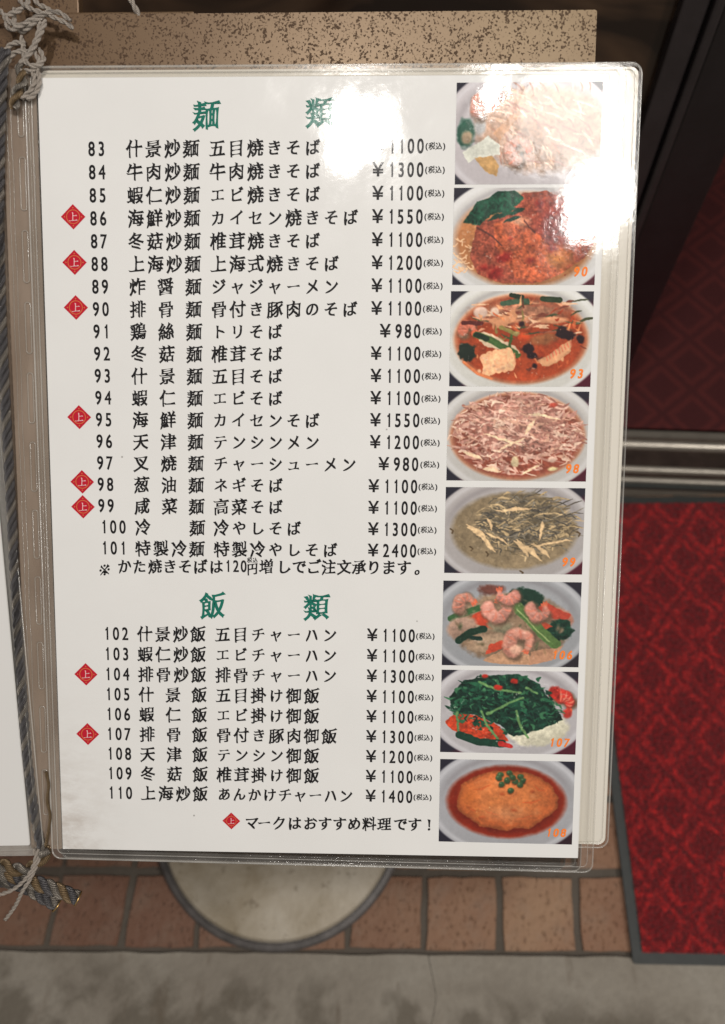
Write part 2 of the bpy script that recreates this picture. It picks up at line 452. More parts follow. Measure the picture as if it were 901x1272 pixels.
# ------------------------------------------------------------------ the sheet's own frame: x along the rows, y up the sheet, z off the sheet
VX = Vector((0.99896, 0.04150, -0.01871)); UY = Vector((-0.0253, 0.8489, 0.5280)).normalized()
VX = (VX - UY * VX.dot(UY)).normalized(); NZ = VX.cross(UY)
PAGE = Matrix(((VX.x, UY.x, NZ.x, -0.0501), (VX.y, UY.y, NZ.y, 0.1989), (VX.z, UY.z, NZ.z, 0.9435), (0, 0, 0, 1)))
mm = 0.001

# ------------------------------------------------------------------ setting: floor, tiles, concrete, interior
def grid(name, x0, x1, y0, y1, z, nx, ny, mat, kind='structure', parent=None, edge=None):
    V = [(x0 + (x1 - x0) * i / nx, y0 + (y1 - y0) * j / ny, z) for j in range(ny + 1) for i in range(nx + 1)]
    F = [(j * (nx + 1) + i, j * (nx + 1) + i + 1, (j + 1) * (nx + 1) + i + 1, (j + 1) * (nx + 1) + i) for j in range(ny) for i in range(nx)]
    o = mesh(name, V, F, mat, parent)
    if kind: o['kind'] = kind
    return o
ground = grid('ground', -6, 6, -6, 6, -0.06, 4, 4, m_mortar)
def edge_y(x): return -0.0945 + 0.060 * (x - 0.04)
# concrete step in front, two slabs with a ragged crack between them
rnd = random.Random(4)
conc = empty('concrete_step'); conc['kind'] = 'structure'
crack = [(0.052 + 0.012 * math.sin(i * .7) + rnd.uniform(-.004, .004), edge_y(.05) - .004 - i * 0.025) for i in range(60)]
def conc_piece(xa, xb, side):
    pts = []
    xs = np.linspace(xa, xb, 90)
    top = [(x, edge_y(x) - 0.004 + rnd.uniform(-.0012, .0012)) for x in xs]
    if side < 0: outline = [(xa, -1.6)] + [(cx_ - 0.0004, cy_) for cx_, cy_ in crack[::-1]] + top[::-1][1:]
    else: outline = [(xb, -1.6)] + top[::-1] + [(cx_ + 0.0004, cy_) for cx_, cy_ in crack[1:]]
    return slab('concrete_slab', outline, -0.055, 0.002, m_conc, conc)
conc_piece(-2.5, crack[0][0] - .0008, -1); conc_piece(crack[0][0] + .0008, 2.5, 1)
# terracotta tiles, in rows that follow the edge of the step
paving = empty('tile_paving'); paving['kind'] = 'structure'
bed = mesh('mortar_bed', [(-2.5, edge_y(-2.5) - .004, -.0035), (2.5, edge_y(2.5) - .004, -.0035), (2.5, .72, -.0035), (-2.5, .72, -.0035)], [(0, 1, 2, 3)], m_mortar, paving)
tile_meshes = []
for k in range(7):
    bm = bmesh.new(); r2 = random.Random(40 + k)
    hx, hy = 0.0524 + r2.uniform(-.0016, .0012), 0.0492 + r2.uniform(-.0016, .0012)
    # outline with slightly chipped, uneven edges
    pts = []
    for (ax, ay), (bx_, by_) in zip([(-hx, -hy), (hx, -hy), (hx, hy), (-hx, hy)], [(hx, -hy), (hx, hy), (-hx, hy), (-hx, -hy)]):
        for q in range(4):
            t = q / 4; px, py = ax + (bx_ - ax) * t, ay + (by_ - ay) * t
            j = .0012 if q else .0018
            pts.append((px + r2.uniform(-j, j), py + px * .060 + r2.uniform(-j, j)))
    top = [bm.verts.new((x * .985, y * .985, 0)) for x, y in pts]
    mid = [bm.verts.new((x, y, -.0016)) for x, y in pts]; low = [bm.verts.new((x, y, -.012)) for x, y in pts]
    bm.faces.new(top); n = len(pts)
    for i in range(n):
        j = (i + 1) % n
        bm.faces.new((mid[i], mid[j], top[j], top[i])); bm.faces.new((low[i], low[j], mid[j], mid[i]))
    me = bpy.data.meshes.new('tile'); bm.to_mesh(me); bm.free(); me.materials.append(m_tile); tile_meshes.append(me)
for row in range(7):
    for col in range(-9, 12):
        x = 0.157 - .0572 + col * .1145
        y = edge_y(x) + 0.052 + row * 0.1095
        if y > .68 or x > 1.15 or x < -.95: continue
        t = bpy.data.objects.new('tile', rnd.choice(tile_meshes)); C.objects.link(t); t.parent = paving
        t.location = (x + rnd.uniform(-.0006, .0006), y + rnd.uniform(-.0006, .0006), rnd.uniform(-.0006, .0008))
        t.rotation_euler = (rnd.uniform(-.004, .004), rnd.uniform(-.004, .004), rnd.uniform(-.004, .004))
        if rnd.random() < .5 : t.rotation_euler.z += PI
carpet = grid('carpet', -2.0, 2.5, .838, 1.90, 0.004, 2, 2, m_carpet)
iw = box('interior_wall', (-2.0, 1.915, -.01), (2.5, 2.0, 2.6), m_inner); iw['kind'] = 'structure'
iw2 = box('side_interior_wall', (2.5, .85, -.01), (2.58, 2.0, 2.6), m_inner); iw2['kind'] = 'structure'
fw = box('shopfront_wall', (-2.5, .742, 1.95), (2.58, .84, 2.85), m_wall); fw['kind'] = 'structure'
ic = box('interior_ceiling', (-2.5, .845, 2.62), (2.58, 2.0, 2.70), m_wall); ic['kind'] = 'structure'
sk = box('skirting_board', (.69, 1.655, .004), (2.2, 1.70, .105), m_skirt, bevel=.003)
tag(sk, 'cream base board at the far edge of the dark red carpet', 'skirting board')

# ------------------------------------------------------------------ sliding door track across the opening
track = empty('door_track', Matrix.Translation((.4, .765, 0)))
tag(track, 'metal sliding door track between the bright red mat and the dark carpet', 'door track')
def strip(name, prof, x0, x1, mats, parent):
    """Extrude a y,z profile along x."""
    n = len(prof); V = [(x, y, z) for x in (x0, x1) for y, z in prof]
    F = [(i, n + i, n + (i + 1) % n, (i + 1) % n) for i in range(n)] + [tuple(range(n)), tuple(range(2 * n - 1, n - 1, -1))]
    return mesh(name, V, F, mats, parent)
strip('track_bed', [(-.062, -.01), (-.062, .004), (.064, .004), (.064, -.01)], -1.6, 2.1, m_groove, track)
def half_round(y, w, h, z=.0045): return [(y + w * math.cos(a), z + h * math.sin(a)) for a in [PI * k / 8 for k in range(9)]]
strip('rail', half_round(.034, .010, .012), -1.6, 2.1, m_steel, track)
strip('rail', half_round(-.022, .007, .009), -1.6, 2.1, m_steel, track)
strip('rail', half_round(-.046, .006, .008), -1.6, 2.1, m_steel, track)
strip('outer_lip', [(.050, .0045), (.050, .009), (.064, .009), (.064, .0045)], -1.6, 2.1, m_steel, track)
strip('inner_lip', [(-.062, .0045), (-.062, .007), (-.054, .007), (-.054, .0045)], -1.6, 2.1, m_rubber, track)

# ------------------------------------------------------------------ dark glass door beside the opening
door = empty('glass_door', Matrix.Translation((0.0, .77, 0.018)))
tag(door, 'dark smoked glass sliding door with thick black stiles behind the menu stand', 'door')
box('glass_pane', (-1.5, -.004, .07), (.232, .004, 1.83), m_glass, door)
box('stile', (.232, -.018, 0), (.257, .020, 1.90), m_black2, door, .002)
box('stile', (.2595, -.024, 0), (.270, .026, 1.90), m_black2, door, .003)
box('stile', (.272, -.017, 0), (.333, .026, 1.90), m_black, door, .002)
box('stile', (-1.56, -.018, 0), (-1.50, .020, 1.90), m_black, door, .002)
box('bottom_rail', (-1.5, -.015, 0), (.232, .018, .07), m_black, door, .002)
box('top_rail', (-1.5, -.015, 1.83), (.232, .018, 1.90), m_black, door, .002)

# ------------------------------------------------------------------ red door mat
ma = R_(3.0)
dm = empty('door_mat', Matrix.Translation((.348, -.088, .0035)) @ Matrix.Rotation(ma, 4, 'Z'))
tag(dm, 'bright red patterned door mat with a grey rubber border on the tiles', 'mat')
MW, ML, BW = .62, .765, .015
rub = rrect(0, 0, MW, ML, .004, 3); rubi = rrect(BW, BW, MW - BW, ML - BW, .003, 3)
ring('rubber_border', rub, rubi, 0, .0035, m_rubber, dm)
nx, ny = 250, 310
rs = np.random.RandomState(3)
xs = np.linspace(BW + .0004, MW - BW - .0004, nx + 1); ys = np.linspace(BW + .0004, ML - BW - .0004, ny + 1)
XX, YY = np.meshgrid(xs, ys)
ZZ = .0042 + rs.rand(ny + 1, nx + 1) * .0032
XX = XX + (rs.rand(ny + 1, nx + 1) - .5) * .0016; YY = YY + (rs.rand(ny + 1, nx + 1) - .5) * .0016
XX[:, 0] = BW; XX[:, -1] = MW - BW; YY[0] = BW; YY[-1] = ML - BW
VV = np.stack([XX, YY, ZZ], -1).reshape(-1, 3)
ii = (np.arange(ny)[:, None] * (nx + 1) + np.arange(nx)[None]).ravel()
FF = np.stack([ii, ii + 1, ii + nx + 2, ii + nx + 1], -1)
mesh('pile', VV.tolist(), FF.tolist(), m_pile, dm, True)

# ------------------------------------------------------------------ menu stand: base disc, post, sloping steel plate
stand = empty('menu_stand', Matrix.Translation((-.193, .095, 0)))
tag(stand, 'brown speckled steel menu stand on a round beige base behind the open menu', 'menu stand')
def lathe(name, prof, n, mats, parent, loc=(0, 0, 0), fm=None):
    V = [(r * math.cos(2 * PI * k / n), r * math.sin(2 * PI * k / n), z) for r, z in prof for k in range(n)]
    F = []; m = len(prof)
    for i in range(m - 1):
        for k in range(n): F.append((i * n + k, i * n + (k + 1) % n, (i + 1) * n + (k + 1) % n, (i + 1) * n + k))
    F.append(tuple(range(n))[::-1]); F.append(tuple((m - 1) * n + k for k in range(n)))
    o = mesh(name, V, F, mats, parent); o.location = loc
    return o
lathe('base_disc', [(.188, .002), (.192, .012), (.188, .0165), (.12, .019), (.03, .022)], 96, m_disc, stand)
lathe('base_rim', [(.2000, .001), (.2045, .004), (.2050, .010), (.2015, .0145), (.1945, .0155), (.1935, .012)], 96, m_rim, stand)
lathe('post', [(.022, .020), (.020, .024), (.019, .868)], 32, m_rim, stand)
pl_mat = Matrix.Translation((.193, -.095, 0)) @ PAGE
plate = empty('sloping_plate_frame', None, stand); plate.matrix_local = pl_mat
bpy.data.objects.remove(plate)
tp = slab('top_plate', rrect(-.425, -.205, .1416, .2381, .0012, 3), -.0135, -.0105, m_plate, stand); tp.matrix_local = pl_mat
lipo = box('plate_lip', (-.4248, .2345, -.0335), (.1414, .2374, -.0137), m_plate, stand); lipo.matrix_local = pl_mat
bar = box('backing_bar', (-.425, .2383, -.022), (-.0697, .2402, -.0122), m_plate, stand, .0008); bar.matrix_local = pl_mat
tab = box('tie_tab', (-.178, .2404, -.0215), (-.1325, .270, -.0150), m_plate, stand, .0008); tab.matrix_local = pl_mat

# ------------------------------------------------------------------ lettering
def glyph_loops(ch):
    c = bpy.data.curves.new('glyph', 'FONT'); c.body = ch; c.size = 1
    o = bpy.data.objects.new('glyph', c); C.objects.link(o)
    dg = bpy.context.evaluated_depsgraph_get(); cv = o.evaluated_get(dg).to_curve(dg)
    loops = []
    for sp in cv.splines:
        bp = sp.bezier_points; n = len(bp); P = []
        for i in range(n):
            p0, p1 = bp[i], bp[(i + 1) % n]
            A, B_, C_, D = (np.array(tuple(q)[:2]) for q in (p0.co, p0.handle_right, p1.handle_left, p1.co))
            ch_ = D - A; L = np.hypot(*ch_)
            bend = max(abs(ch_[0] * (q - A)[1] - ch_[1] * (q - A)[0]) for q in (B_, C_)) / max(L, 1e-9)
            k = 1 if bend < .002 else (2 if L < .06 else (3 if L < .15 else 5))
            for j in range(k):
                t = j / k; P.append(A * (1 - t) ** 3 + 3 * B_ * t * (1 - t) ** 2 + 3 * C_ * t * t * (1 - t) + D * t ** 3)
        if len(P) > 2: loops.append(np.array(P))
    o.to_curve_clear() if hasattr(o, 'to_curve_clear') else None
    bpy.data.objects.remove(o); bpy.data.curves.remove(c)
    # outward must lie to the right of travel: outer loops run anticlockwise, holes clockwise
    def area(P): x, y = P[:, 0], P[:, 1]; return .5 * float(np.sum(x * np.roll(y, -1) - np.roll(x, -1) * y))
    if loops:
        big = max(loops, key=lambda P: abs(area(P)))
        if area(big) < 0: loops = [P[::-1] for P in loops]
    return loops
ONE = [np.array([(.215, 0), (.300, 0), (.300, .690), (.240, .690), (.225, .640), (.165, .585), (.130, .575), (.130, .520), (.215, .535)])]
def brush(loops, cjk, bold):
    """Turn even sans strokes into written ones: waisted strokes, slanted ends, rising rows."""
    out = []; src = []
    for P in loops:
        n = len(P); Q = []; S = []
        for i in range(n):
            a, b, p = P[i], P[(i + 1) % n], P[i - 1]
            e1 = a - p; e2 = b - a; l1 = np.hypot(*e1); l2 = np.hypot(*e2)
            if l1 < 1e-6: continue
            u1 = e1 / l1; u2 = e2 / max(l2, 1e-9)
            n1 = np.array([u1[1], -u1[0]]); n2 = np.array([u2[1], -u2[0]])
            cr = u1[0] * u2[1] - u1[1] * u2[0]
            def off(nm): return bold * (abs(nm[0]) * 1.0 + abs(nm[1]) * (.35 if cjk else .8))
            bis = n1 * off(n1) + n2 * off(n2)
            if np.dot(n1, n2) > .3: bis = bis * .5
            q = a + bis
            if cjk and cr > .7 and min(l1, l2) < .13:              # the outer corner of a stroke's end
                d = (n1 + n2) / max(np.hypot(*(n1 + n2)), 1e-6)
                k = d @ np.array([-.7, .7])
                q = q + d * (.050 * abs(k) - .016)
            Q.append(q); S.append(a)
            if l2 > .15 and cjk:
                wv = (.020 if abs(n2[1]) > .8 else .014) * min(1.5, l2 / .4 + .3)
                for t, f in ((.22, .75), (.5, 1.0), (.78, .75)):
                    Q.append(a + e2 * t + n2 * (off(n2) - wv * f)); S.append(a + e2 * t)
        if cjk:
            m_ = len(S)
            for i in range(m_):
                a0_, b0_ = S[i], S[(i + 1) % m_]; e = b0_ - a0_; L = np.hypot(*e)
                if not (.03 < L < .12): continue
                p_, n_ = S[i - 1] - a0_, S[(i + 2) % m_] - b0_
                lp, ln = np.hypot(*p_), np.hypot(*n_)
                if min(lp, ln) < .035: continue
                u = e / L; nm = np.array([u[1], -u[0]])
                if (p_ @ nm) / lp > -.6 or (n_ @ nm) / ln > -.6: continue       # both sides must run back from this edge: a stroke's end
                A_, B2 = Q[i].copy(), Q[(i + 1) % m_].copy(); mid = (A_ + B2) / 2
                if nm[1] < -.35 and abs(nm[0]) > .18:
                    Q[i] = mid + (A_ - mid) * .35 + nm * .035; Q[(i + 1) % m_] = mid + (B2 - mid) * .35 + nm * .035
                elif nm[1] < -.9:
                    Q[i] = mid + (A_ - mid) * .75 + nm * .01; Q[(i + 1) % m_] = mid + (B2 - mid) * .75 + nm * .02
                else:
                    for j_, q_ in ((i, A_), ((i + 1) % m_, B2)):
                        o_ = q_ - mid; hi = o_ @ np.array([-.35, .94]) > 0
                        if nm[0] > .7: Q[j_] = q_ + (np.array([-.012, .026]) if hi else np.array([.026, -.006]))
                        elif nm[0] < -.7: Q[j_] = q_ + (np.array([-.016, .016]) if hi else np.array([.026, .006]))
                        else:
                            lf_ = o_[0] < 0; Q[j_] = q_ + (np.array([-.024, .020]) if lf_ else np.array([.004, -.022]))
        Q = np.array(Q); S = np.array(S)
        if cjk:
            x = Q[:, 0] - .5; y = Q[:, 1] - .38
            y2 = y + .125 * x - .05 * x * x; x2 = x * (.94 + .05 * y) + .03 * y
            Q = np.stack([x2, y2], -1)
        else:
            Q[:, 1] -= .345
        out.append(Q); src.append(S)
    return src, out
_gl = {}
def glyph(ch, bold=.008):
    key = (ch, bold)
    if key in _gl: return _gl[key]
    cjk = ord(ch) > 0x2000
    src, loops = brush(ONE if ch == '1' else glyph_loops(ch), cjk, bold)
    if not cjk or ch in '！':
        xs_ = np.concatenate(loops)[:, 0]; mid = (xs_.min() + xs_.max()) / 2
        for L in loops: L[:, 0] -= mid
    cu = bpy.data.curves.new('g', 'CURVE'); cu.dimensions = '2D'; cu.fill_mode = 'BOTH'
    for L in src:
        sp = cu.splines.new('POLY'); sp.points.add(len(L) - 1); sp.use_cyclic_u = True
        sp.points.foreach_set('co', np.concatenate([L * 100, np.zeros((len(L), 1)), np.ones((len(L), 1))], 1).ravel())
    o = bpy.data.objects.new('g', cu); C.objects.link(o)
    dg = bpy.context.evaluated_depsgraph_get(); me = bpy.data.meshes.new_from_object(o.evaluated_get(dg))
    v = np.array([tuple(x.co)[:2] for x in me.vertices]).reshape(-1, 2) / 100; f = []
    S_ = np.concatenate(src); L_ = np.concatenate(loops)
    v = L_[np.argmin(((v[:, None] - S_[None]) ** 2).sum(-1), 1)]
    for p in me.polygons:
        vs = list(p.vertices)
        f.append(vs)
    bpy.data.objects.remove(o); bpy.data.curves.remove(cu); bpy.data.meshes.remove(me)
    _gl[key] = (v, f); return _gl[key]
def text_mesh(name, items, mat, parent, z=.00012):
    """items: (char, x mm, y mm, size mm, x-scale, bold)."""
    V, F = [], []
    for ch, x, y, s, sx, bd in items:
        v, f = glyph(ch, bd); o = len(V)
        for a in v: V.append(((x + a[0] * s * sx) * mm, (y + a[1] * s) * mm, z))
        for q in f: F.append([i + o for i in q])
    me_o = mesh(name, V, F, mat, parent)
    me = me_o.data
    bm = bmesh.new(); bm.from_mesh(me)
    for fc in bm.faces:
        fc.normal_update()
        if fc.normal.z < 0: fc.normal_flip()
    bm.to_mesh(me); bm.free()
    return me_o

# ------------------------------------------------------------------ the menu: sleeves, sheets, print
book = empty('open_menu', PAGE)
tag(book, 'open restaurant menu in clear plastic sleeves resting on the brown steel stand', 'menu')
front = mesh('printed_sheet', [(-.1501, -.2230, 0), (.1463, -.2205, 0), (.1463, .2016, 0), (-.1495, .2016, 0),
                               (-.1501, -.2230, -.0003), (.1463, -.2205, -.0003), (.1463, .2016, -.0003), (-.1495, .2016, -.0003)],
             [(0, 1, 2, 3), (7, 6, 5, 4), (0, 4, 5, 1), (1, 5, 6, 2), (2, 6, 7, 3), (3, 7, 4, 0)], m_paper, book)

MEN = [  # number, marked, first column, second column, price
 ('83', 0, '什景炒麺', '五目焼きそば', '1100'), ('84', 0, '牛肉炒麺', '牛肉焼きそば', '1300'), ('85', 0, '蝦仁炒麺', 'エビ焼きそば', '1100'),
 ('86', 1, '海鮮炒麺', 'カイセン焼きそば', '1550'), ('87', 0, '冬菇炒麺', '椎茸焼きそば', '1100'), ('88', 1, '上海炒麺', '上海式焼きそば', '1200'),
 ('89', 0, '炸醤麺', 'ジャジャーメン', '1100'), ('90', 1, '排骨麺', '骨付き豚肉のそば', '1100'), ('91', 0, '鶏絲麺', 'トリそば', '980'),
 ('92', 0, '冬菇麺', '椎茸そば', '1100'), ('93', 0, '什景麺', '五目そば', '1100'), ('94', 0, '蝦仁麺', 'エビそば', '1100'),
 ('95', 1, '海鮮麺', 'カイセンそば', '1550'), ('96', 0, '天津麺', 'テンシンメン', '1200'), ('97', 0, '叉焼麺', 'チャーシューメン', '980'),
 ('98', 1, '葱油麺', 'ネギそば', '1100'), ('99', 1, '咸菜麺', '高菜そば', '1100'), ('100', 0, '冷麺', '冷やしそば', '1300'),
 ('101', 0, '特製冷麺', '特製冷やしそば', '2400')]
HAN = [
 ('102', 0, '什景炒飯', '五目チャーハン', '1100'), ('103', 0, '蝦仁炒飯', 'エビチャーハン', '1100'), ('104', 1, '排骨炒飯', '排骨チャーハン', '1300'),
 ('105', 0, '什景飯', '五目掛け御飯', '1100'), ('106', 0, '蝦仁飯', 'エビ掛け御飯', '1100'), ('107', 1, '排骨飯', '骨付き豚肉御飯', '1300'),
 ('108', 0, '天津飯', 'テンシン御飯', '1200'), ('109', 0, '冬菇飯', '椎茸掛け御飯', '1100'), ('110', 0, '上海炒飯', 'あんかけチャーハン', '1400')]
B = .030; DS = 10.2; DX = .72; DB = .020
def menu_row(no, cn, jp, price, y, slope):
    it = []
    ye = lambda x: y + slope * (x + 60)
    x0 = -121.9 if len(no) == 2 else -120.8
    for k, ch in enumerate(no): it.append((ch, x0 + 5.2 * k, ye(x0), DS, DX, DB))
    xs_ = {2: (-99.0, -68.8), 3: (-99.2, -84.0, -69.0), 4: (-99.3, -89.2, -79.0, -69.2)}[len(cn)]
    for ch, x in zip(cn, xs_): it.append((ch, x, ye(x), 9.15, 1.0, B))
    p = 10.0 if len(jp) < 9 else 8.7
    for k, ch in enumerate(jp):
        x = -55.4 + p * k; s = 9.15
        if 'ぁ' <= ch <= 'ヿ' or ch == 'ー': s = 8.0
        it.append((ch, x, ye(x) , s, 1.0, B))
    off = 0 if len(price) == 4 else 4.7
    yd = ye(28) + (.5 if y > 0 else .2)
    it.append(('¥', 28.9 + off - (.6 if y < 0 else 0), yd, 9.6, 1.05, DB))
    for k, ch in enumerate(price): it.append((ch, 36.0 + off - (.6 if y < 0 else 0) + 4.93 * k, yd - .1, DS, .70, DB))
    for ch, x, s in (('(', 54.0, 4.0), ('税', 56.7, 3.7), ('込', 60.3, 3.7), (')', 63.0, 4.0)):
        it.append((ch, x - (.8 if y < 0 else 0), yd - .1, s, 1.0, .026))
    n = len(no); m = n + len(cn) + len(jp)
    return it[:n], it[n:m], it[m:]
def put_row(no, cn, jp, pr, y, slope):
    a, b, c = menu_row(no, cn, jp, pr, y, slope)
    text_mesh('dish_number', a, m_ink, front)
    o = text_mesh('dish_name', b, m_ink, front); o['label'] = 'dish name in the row numbered ' + no
    text_mesh('price', c, m_ink, front)
def mark(x, y, s=1.0):
    """Red diamond with a gold ring, four gold dots and one white character: one small print."""
    V, F, Mi = [], [], []
    def poly(pts, z, m):
        o = len(V); V.extend([((x + a * s) * mm, (y + b * s) * mm, z) for a, b in pts]); F.append(tuple(range(o, o + len(pts)))); Mi.append(m)
    poly([(-6.6, 0), (0, -6.5), (6.6, 0), (0, 6.5)], .00012, 0)
    o = len(V); n = 28
    for k in range(n):
        a = 2 * PI * k / n
        V.extend([((x + r * s * math.cos(a)) * mm, (y + r * s * math.sin(a)) * mm, .00016) for r in (3.35, 3.72)])
    for k in range(n):
        j = (k + 1) % n; F.append((o + 2 * k, o + 2 * k + 1, o + 2 * j + 1, o + 2 * j)); Mi.append(1)
    for dx, dy in ((0, 4.6), (0, -4.6), (4.6, 0), (-4.6, 0)):
        poly([(dx - .42, dy), (dx, dy - .42), (dx + .42, dy), (dx, dy + .42)], .00016, 1)
    v, f = glyph('上', .02); o = len(V)
    V.extend([((x + a[0] * 5.0 * s) * mm, (y + a[1] * 5.0 * s) * mm, .0002) for a in v])
    for q in f: F.append(tuple(i + o for i in q)); Mi.append(2)
    return mesh('recommended_mark', V, F, [m_red, m_gold, m_white], front, fmat=Mi)
for i, (no, mk, cn, jp, pr) in enumerate(MEN):
    y = 166.2 - 11.78 * i
    put_row(no, cn, jp, pr, y, .003)
    if mk: mark(-132.8 + (.6 if i > 14 else 0), y + .6 - (1.6 if i == 16 else 0) + (.4 if i in (12, 15) else 0))
for i, (no, mk, cn, jp, pr) in enumerate(HAN):
    y = -94.0 - 11.68 * i
    put_row(no, cn, jp, pr, y, .010)
    if mk: mark(-133.4, y - 1.1)
for ch, x, y in (('麺', -60.9, 182.8), ('類', -1.8, 183.9), ('飯', -60.8, -77.6), ('類', -2.8, -77.5)):
    text_mesh('heading_character', [(ch, x, y, 15.2, 1.0, .026)], m_green, front)
note = [(ch, x, -56.2 + (x + 119) * .008 - (1.5 if ch == '※' else 0), 11.5 if ch == '※' else 8.2, 1.0, .003 if ch == '※' else B) for ch, x in
        zip('※かた焼きそばは', (-119.1, -109.8, -101.5, -92.7, -84.4, -75.9, -67.4, -58.5))]
note += [(ch, x, -55.3, DS * .9, .74, DB) for ch, x in zip('120', (-52.0, -47.5, -43.2))]
note += [('円', -38.4, -56.6, 7.0, .92, .045), ('税', -39.9, -51.8, 3.0, 1.0, .03), ('込', -36.8, -51.8, 3.0, 1.0, .03)]
note += [(ch, x, -55.3 + (x + 30) * .008, 8.4, 1.0, B) for ch, x in
         zip('増しでご注文承ります。', (-30.6, -20.8, -12.4, -4.4, 3.8, 12.4, 20.6, 28.8, 36.9, 45.3, 55.0))]
text_mesh('surcharge_note', note, m_ink, front)
text_mesh('recommendation_note', [(ch, x, -204.2 + (x + 40) * .016, 8.4, 1.0, B) for ch, x in
          zip('マークはおすすめ料理です！', (-39.7, -32.6, -24.0, -15.1, -6.1, 2.2, 10.6, 19.1, 27.6, 36.2, 45.4, 53.4, 61.6))], m_ink, front)
mark(-51.5, -203.4, .78)

# ---- the printed dish photographs: painted dot by dot as flat print
PW, PH = 240, 160
YYp, XXp = np.mgrid[0:PH, 0:PW].astype(float)
UX = XXp / (PW - 1); VYp = YYp / (PH - 1)
ASP = 1.52
def vnoise(rs, cell, octaves=3):
    out = np.zeros((PH, PW)); amp = 1; tot = 0
    for _ in range(octaves):
        gw, gh = int(PW / cell) + 3, int(PH / cell) + 3; g = rs.rand(gh, gw)
        fx, fy = XXp / cell, YYp / cell; ix, iy = fx.astype(int), fy.astype(int); tx, ty = fx - ix, fy - iy
        tx = tx * tx * (3 - 2 * tx); ty = ty * ty * (3 - 2 * ty)
        out += amp * ((g[iy, ix] * (1 - tx) + g[iy, ix + 1] * tx) * (1 - ty) + (g[iy + 1, ix] * (1 - tx) + g[iy + 1, ix + 1] * tx) * ty)
        tot += amp; amp *= .55; cell = max(1.5, cell / 2)
    return out / tot
class Pic:
    def __init__(s, seed):
        s.rs = np.random.RandomState(seed); s.r = random.Random(seed); s.a = np.zeros((PH, PW, 3))
        s.n1 = vnoise(s.rs, 30); s.n2 = vnoise(s.rs, 9); s.n3 = vnoise(s.rs, 3.5, 2)
    def put(s, m, col):
        m = np.clip(m, 0, 1)[..., None]; s.a = s.a * (1 - m) + np.asarray(col, float) * m
    def ell(s, cx, cy, rx, ry, col, soft=.02, rot=0, rag=0.0, tex=.12, shade=.25, edge=None, noise=None):
        """rx, ry in picture widths; a lit, textured lump."""
        X = (UX - cx); Y = (VYp - cy) / ASP; c, q = math.cos(rot), math.sin(rot)
        x = (X * c + Y * q) / rx; y = (-X * q + Y * c) / (ry / ASP)
        d = np.sqrt(x * x + y * y) + rag * (s.n2 - .5) * 2
        m = np.clip((1 - d) / max(soft / min(rx, ry / ASP), 1e-3), 0, 1)
        k = 1 + shade * (-(y * .8 + x * .2)) * .6 + tex * (s.n2 - .5) * 2 + tex * .8 * (s.n3 - .5) * 2
        if edge is not None: k = k * (1 - edge * np.clip(d, 0, 1) ** 6)
        s.put(m, np.clip(np.asarray(col, float) * k[..., None], 0, 255))
    def line(s, pts, w, col, soft=.6, tex=.15, taper=False):
        P = [(x * PW, y * PH) for x, y in pts]; w = w * PW
        x0 = int(max(0, min(p[0] for p in P) - w - 3)); x1 = int(min(PW, max(p[0] for p in P) + w + 3))
        y0 = int(max(0, min(p[1] for p in P) - w - 3)); y1 = int(min(PH, max(p[1] for p in P) + w + 3))
        if x1 <= x0 or y1 <= y0: return
        X = XXp[y0:y1, x0:x1]; Y = YYp[y0:y1, x0:x1]; D = np.full(X.shape, 1e9); n = len(P) - 1
        for i in range(n):
            ax, ay = P[i]; bx, by = P[i + 1]; dx, dy = bx - ax, by - ay; L = max(dx * dx + dy * dy, 1e-6)
            t = np.clip(((X - ax) * dx + (Y - ay) * dy) / L, 0, 1)
            d = np.hypot(X - ax - t * dx, Y - ay - t * dy)
            if taper: d = d / np.maximum(.25, np.sin(PI * (i + t) / n) ** .6)
            D = np.minimum(D, d)
        m = np.clip((w / 2 - D) / soft + .5, 0, 1)[..., None]
        k = (1 + tex * 2 * (s.n3[y0:y1, x0:x1] - .5) + .18 * (1 - D / max(w, .1)).clip(-1, 1))[..., None]
        sub = s.a[y0:y1, x0:x1]; s.a[y0:y1, x0:x1] = sub * (1 - m) + np.clip(np.asarray(col, float) * k, 0, 255) * m
    def poly(s, pts, col, tex=.12, soft=1.0, sh=0.0):
        P = [(x * PW, y * PH) for x, y in pts]; n = len(P)
        inside = np.zeros((PH, PW), bool); D = np.full((PH, PW), 1e9)
        for i in range(n):
            ax, ay = P[i]; bx, by = P[(i + 1) % n]
            if ay != by:
                c = (ay > YYp) != (by > YYp); inside ^= c & (XXp < (bx - ax) * (YYp - ay) / (by - ay) + ax)
            dx, dy = bx - ax, by - ay; t = np.clip(((XXp - ax) * dx + (YYp - ay) * dy) / (dx * dx + dy * dy + 1e-6), 0, 1)
            D = np.minimum(D, np.hypot(XXp - ax - t * dx, YYp - ay - t * dy))
        sd = np.where(inside, D, -D) + 2.0 * (s.n2 - .5) * 2
        k = 1 + tex * 2 * (s.n2 - .5) + tex * (s.n3 - .5) * 2 + sh * (1 - np.clip(D / 8, 0, 1)) * -1
        s.put(np.clip(sd / soft + .5, 0, 1), np.clip(np.asarray(col, float) * k[..., None], 0, 255))
    def base(s, plate, c=(.5, .5), r=(.60, .66), tl=(38, 36, 50), br=(84, 18, 38)):
        s.a[:] = tl; s.put(np.clip((UX + VYp - 1.05) * 8, 0, 1), br)
        s.ell(c[0], c[1], r[0], r[1], plate, .012, tex=.02, shade=.10)
        X = (UX - c[0]) / r[0]; Y = (VYp - c[1]) / r[1]; d = np.sqrt(X * X + Y * Y)
        s.put(.30 * np.exp(-((d - .93) / .035) ** 2), (245, 245, 250))
        s.put(.35 * np.exp(-((d - .80) / .05) ** 2) * np.clip((.55 - VYp) * 3, 0, 1), (120, 112, 116))
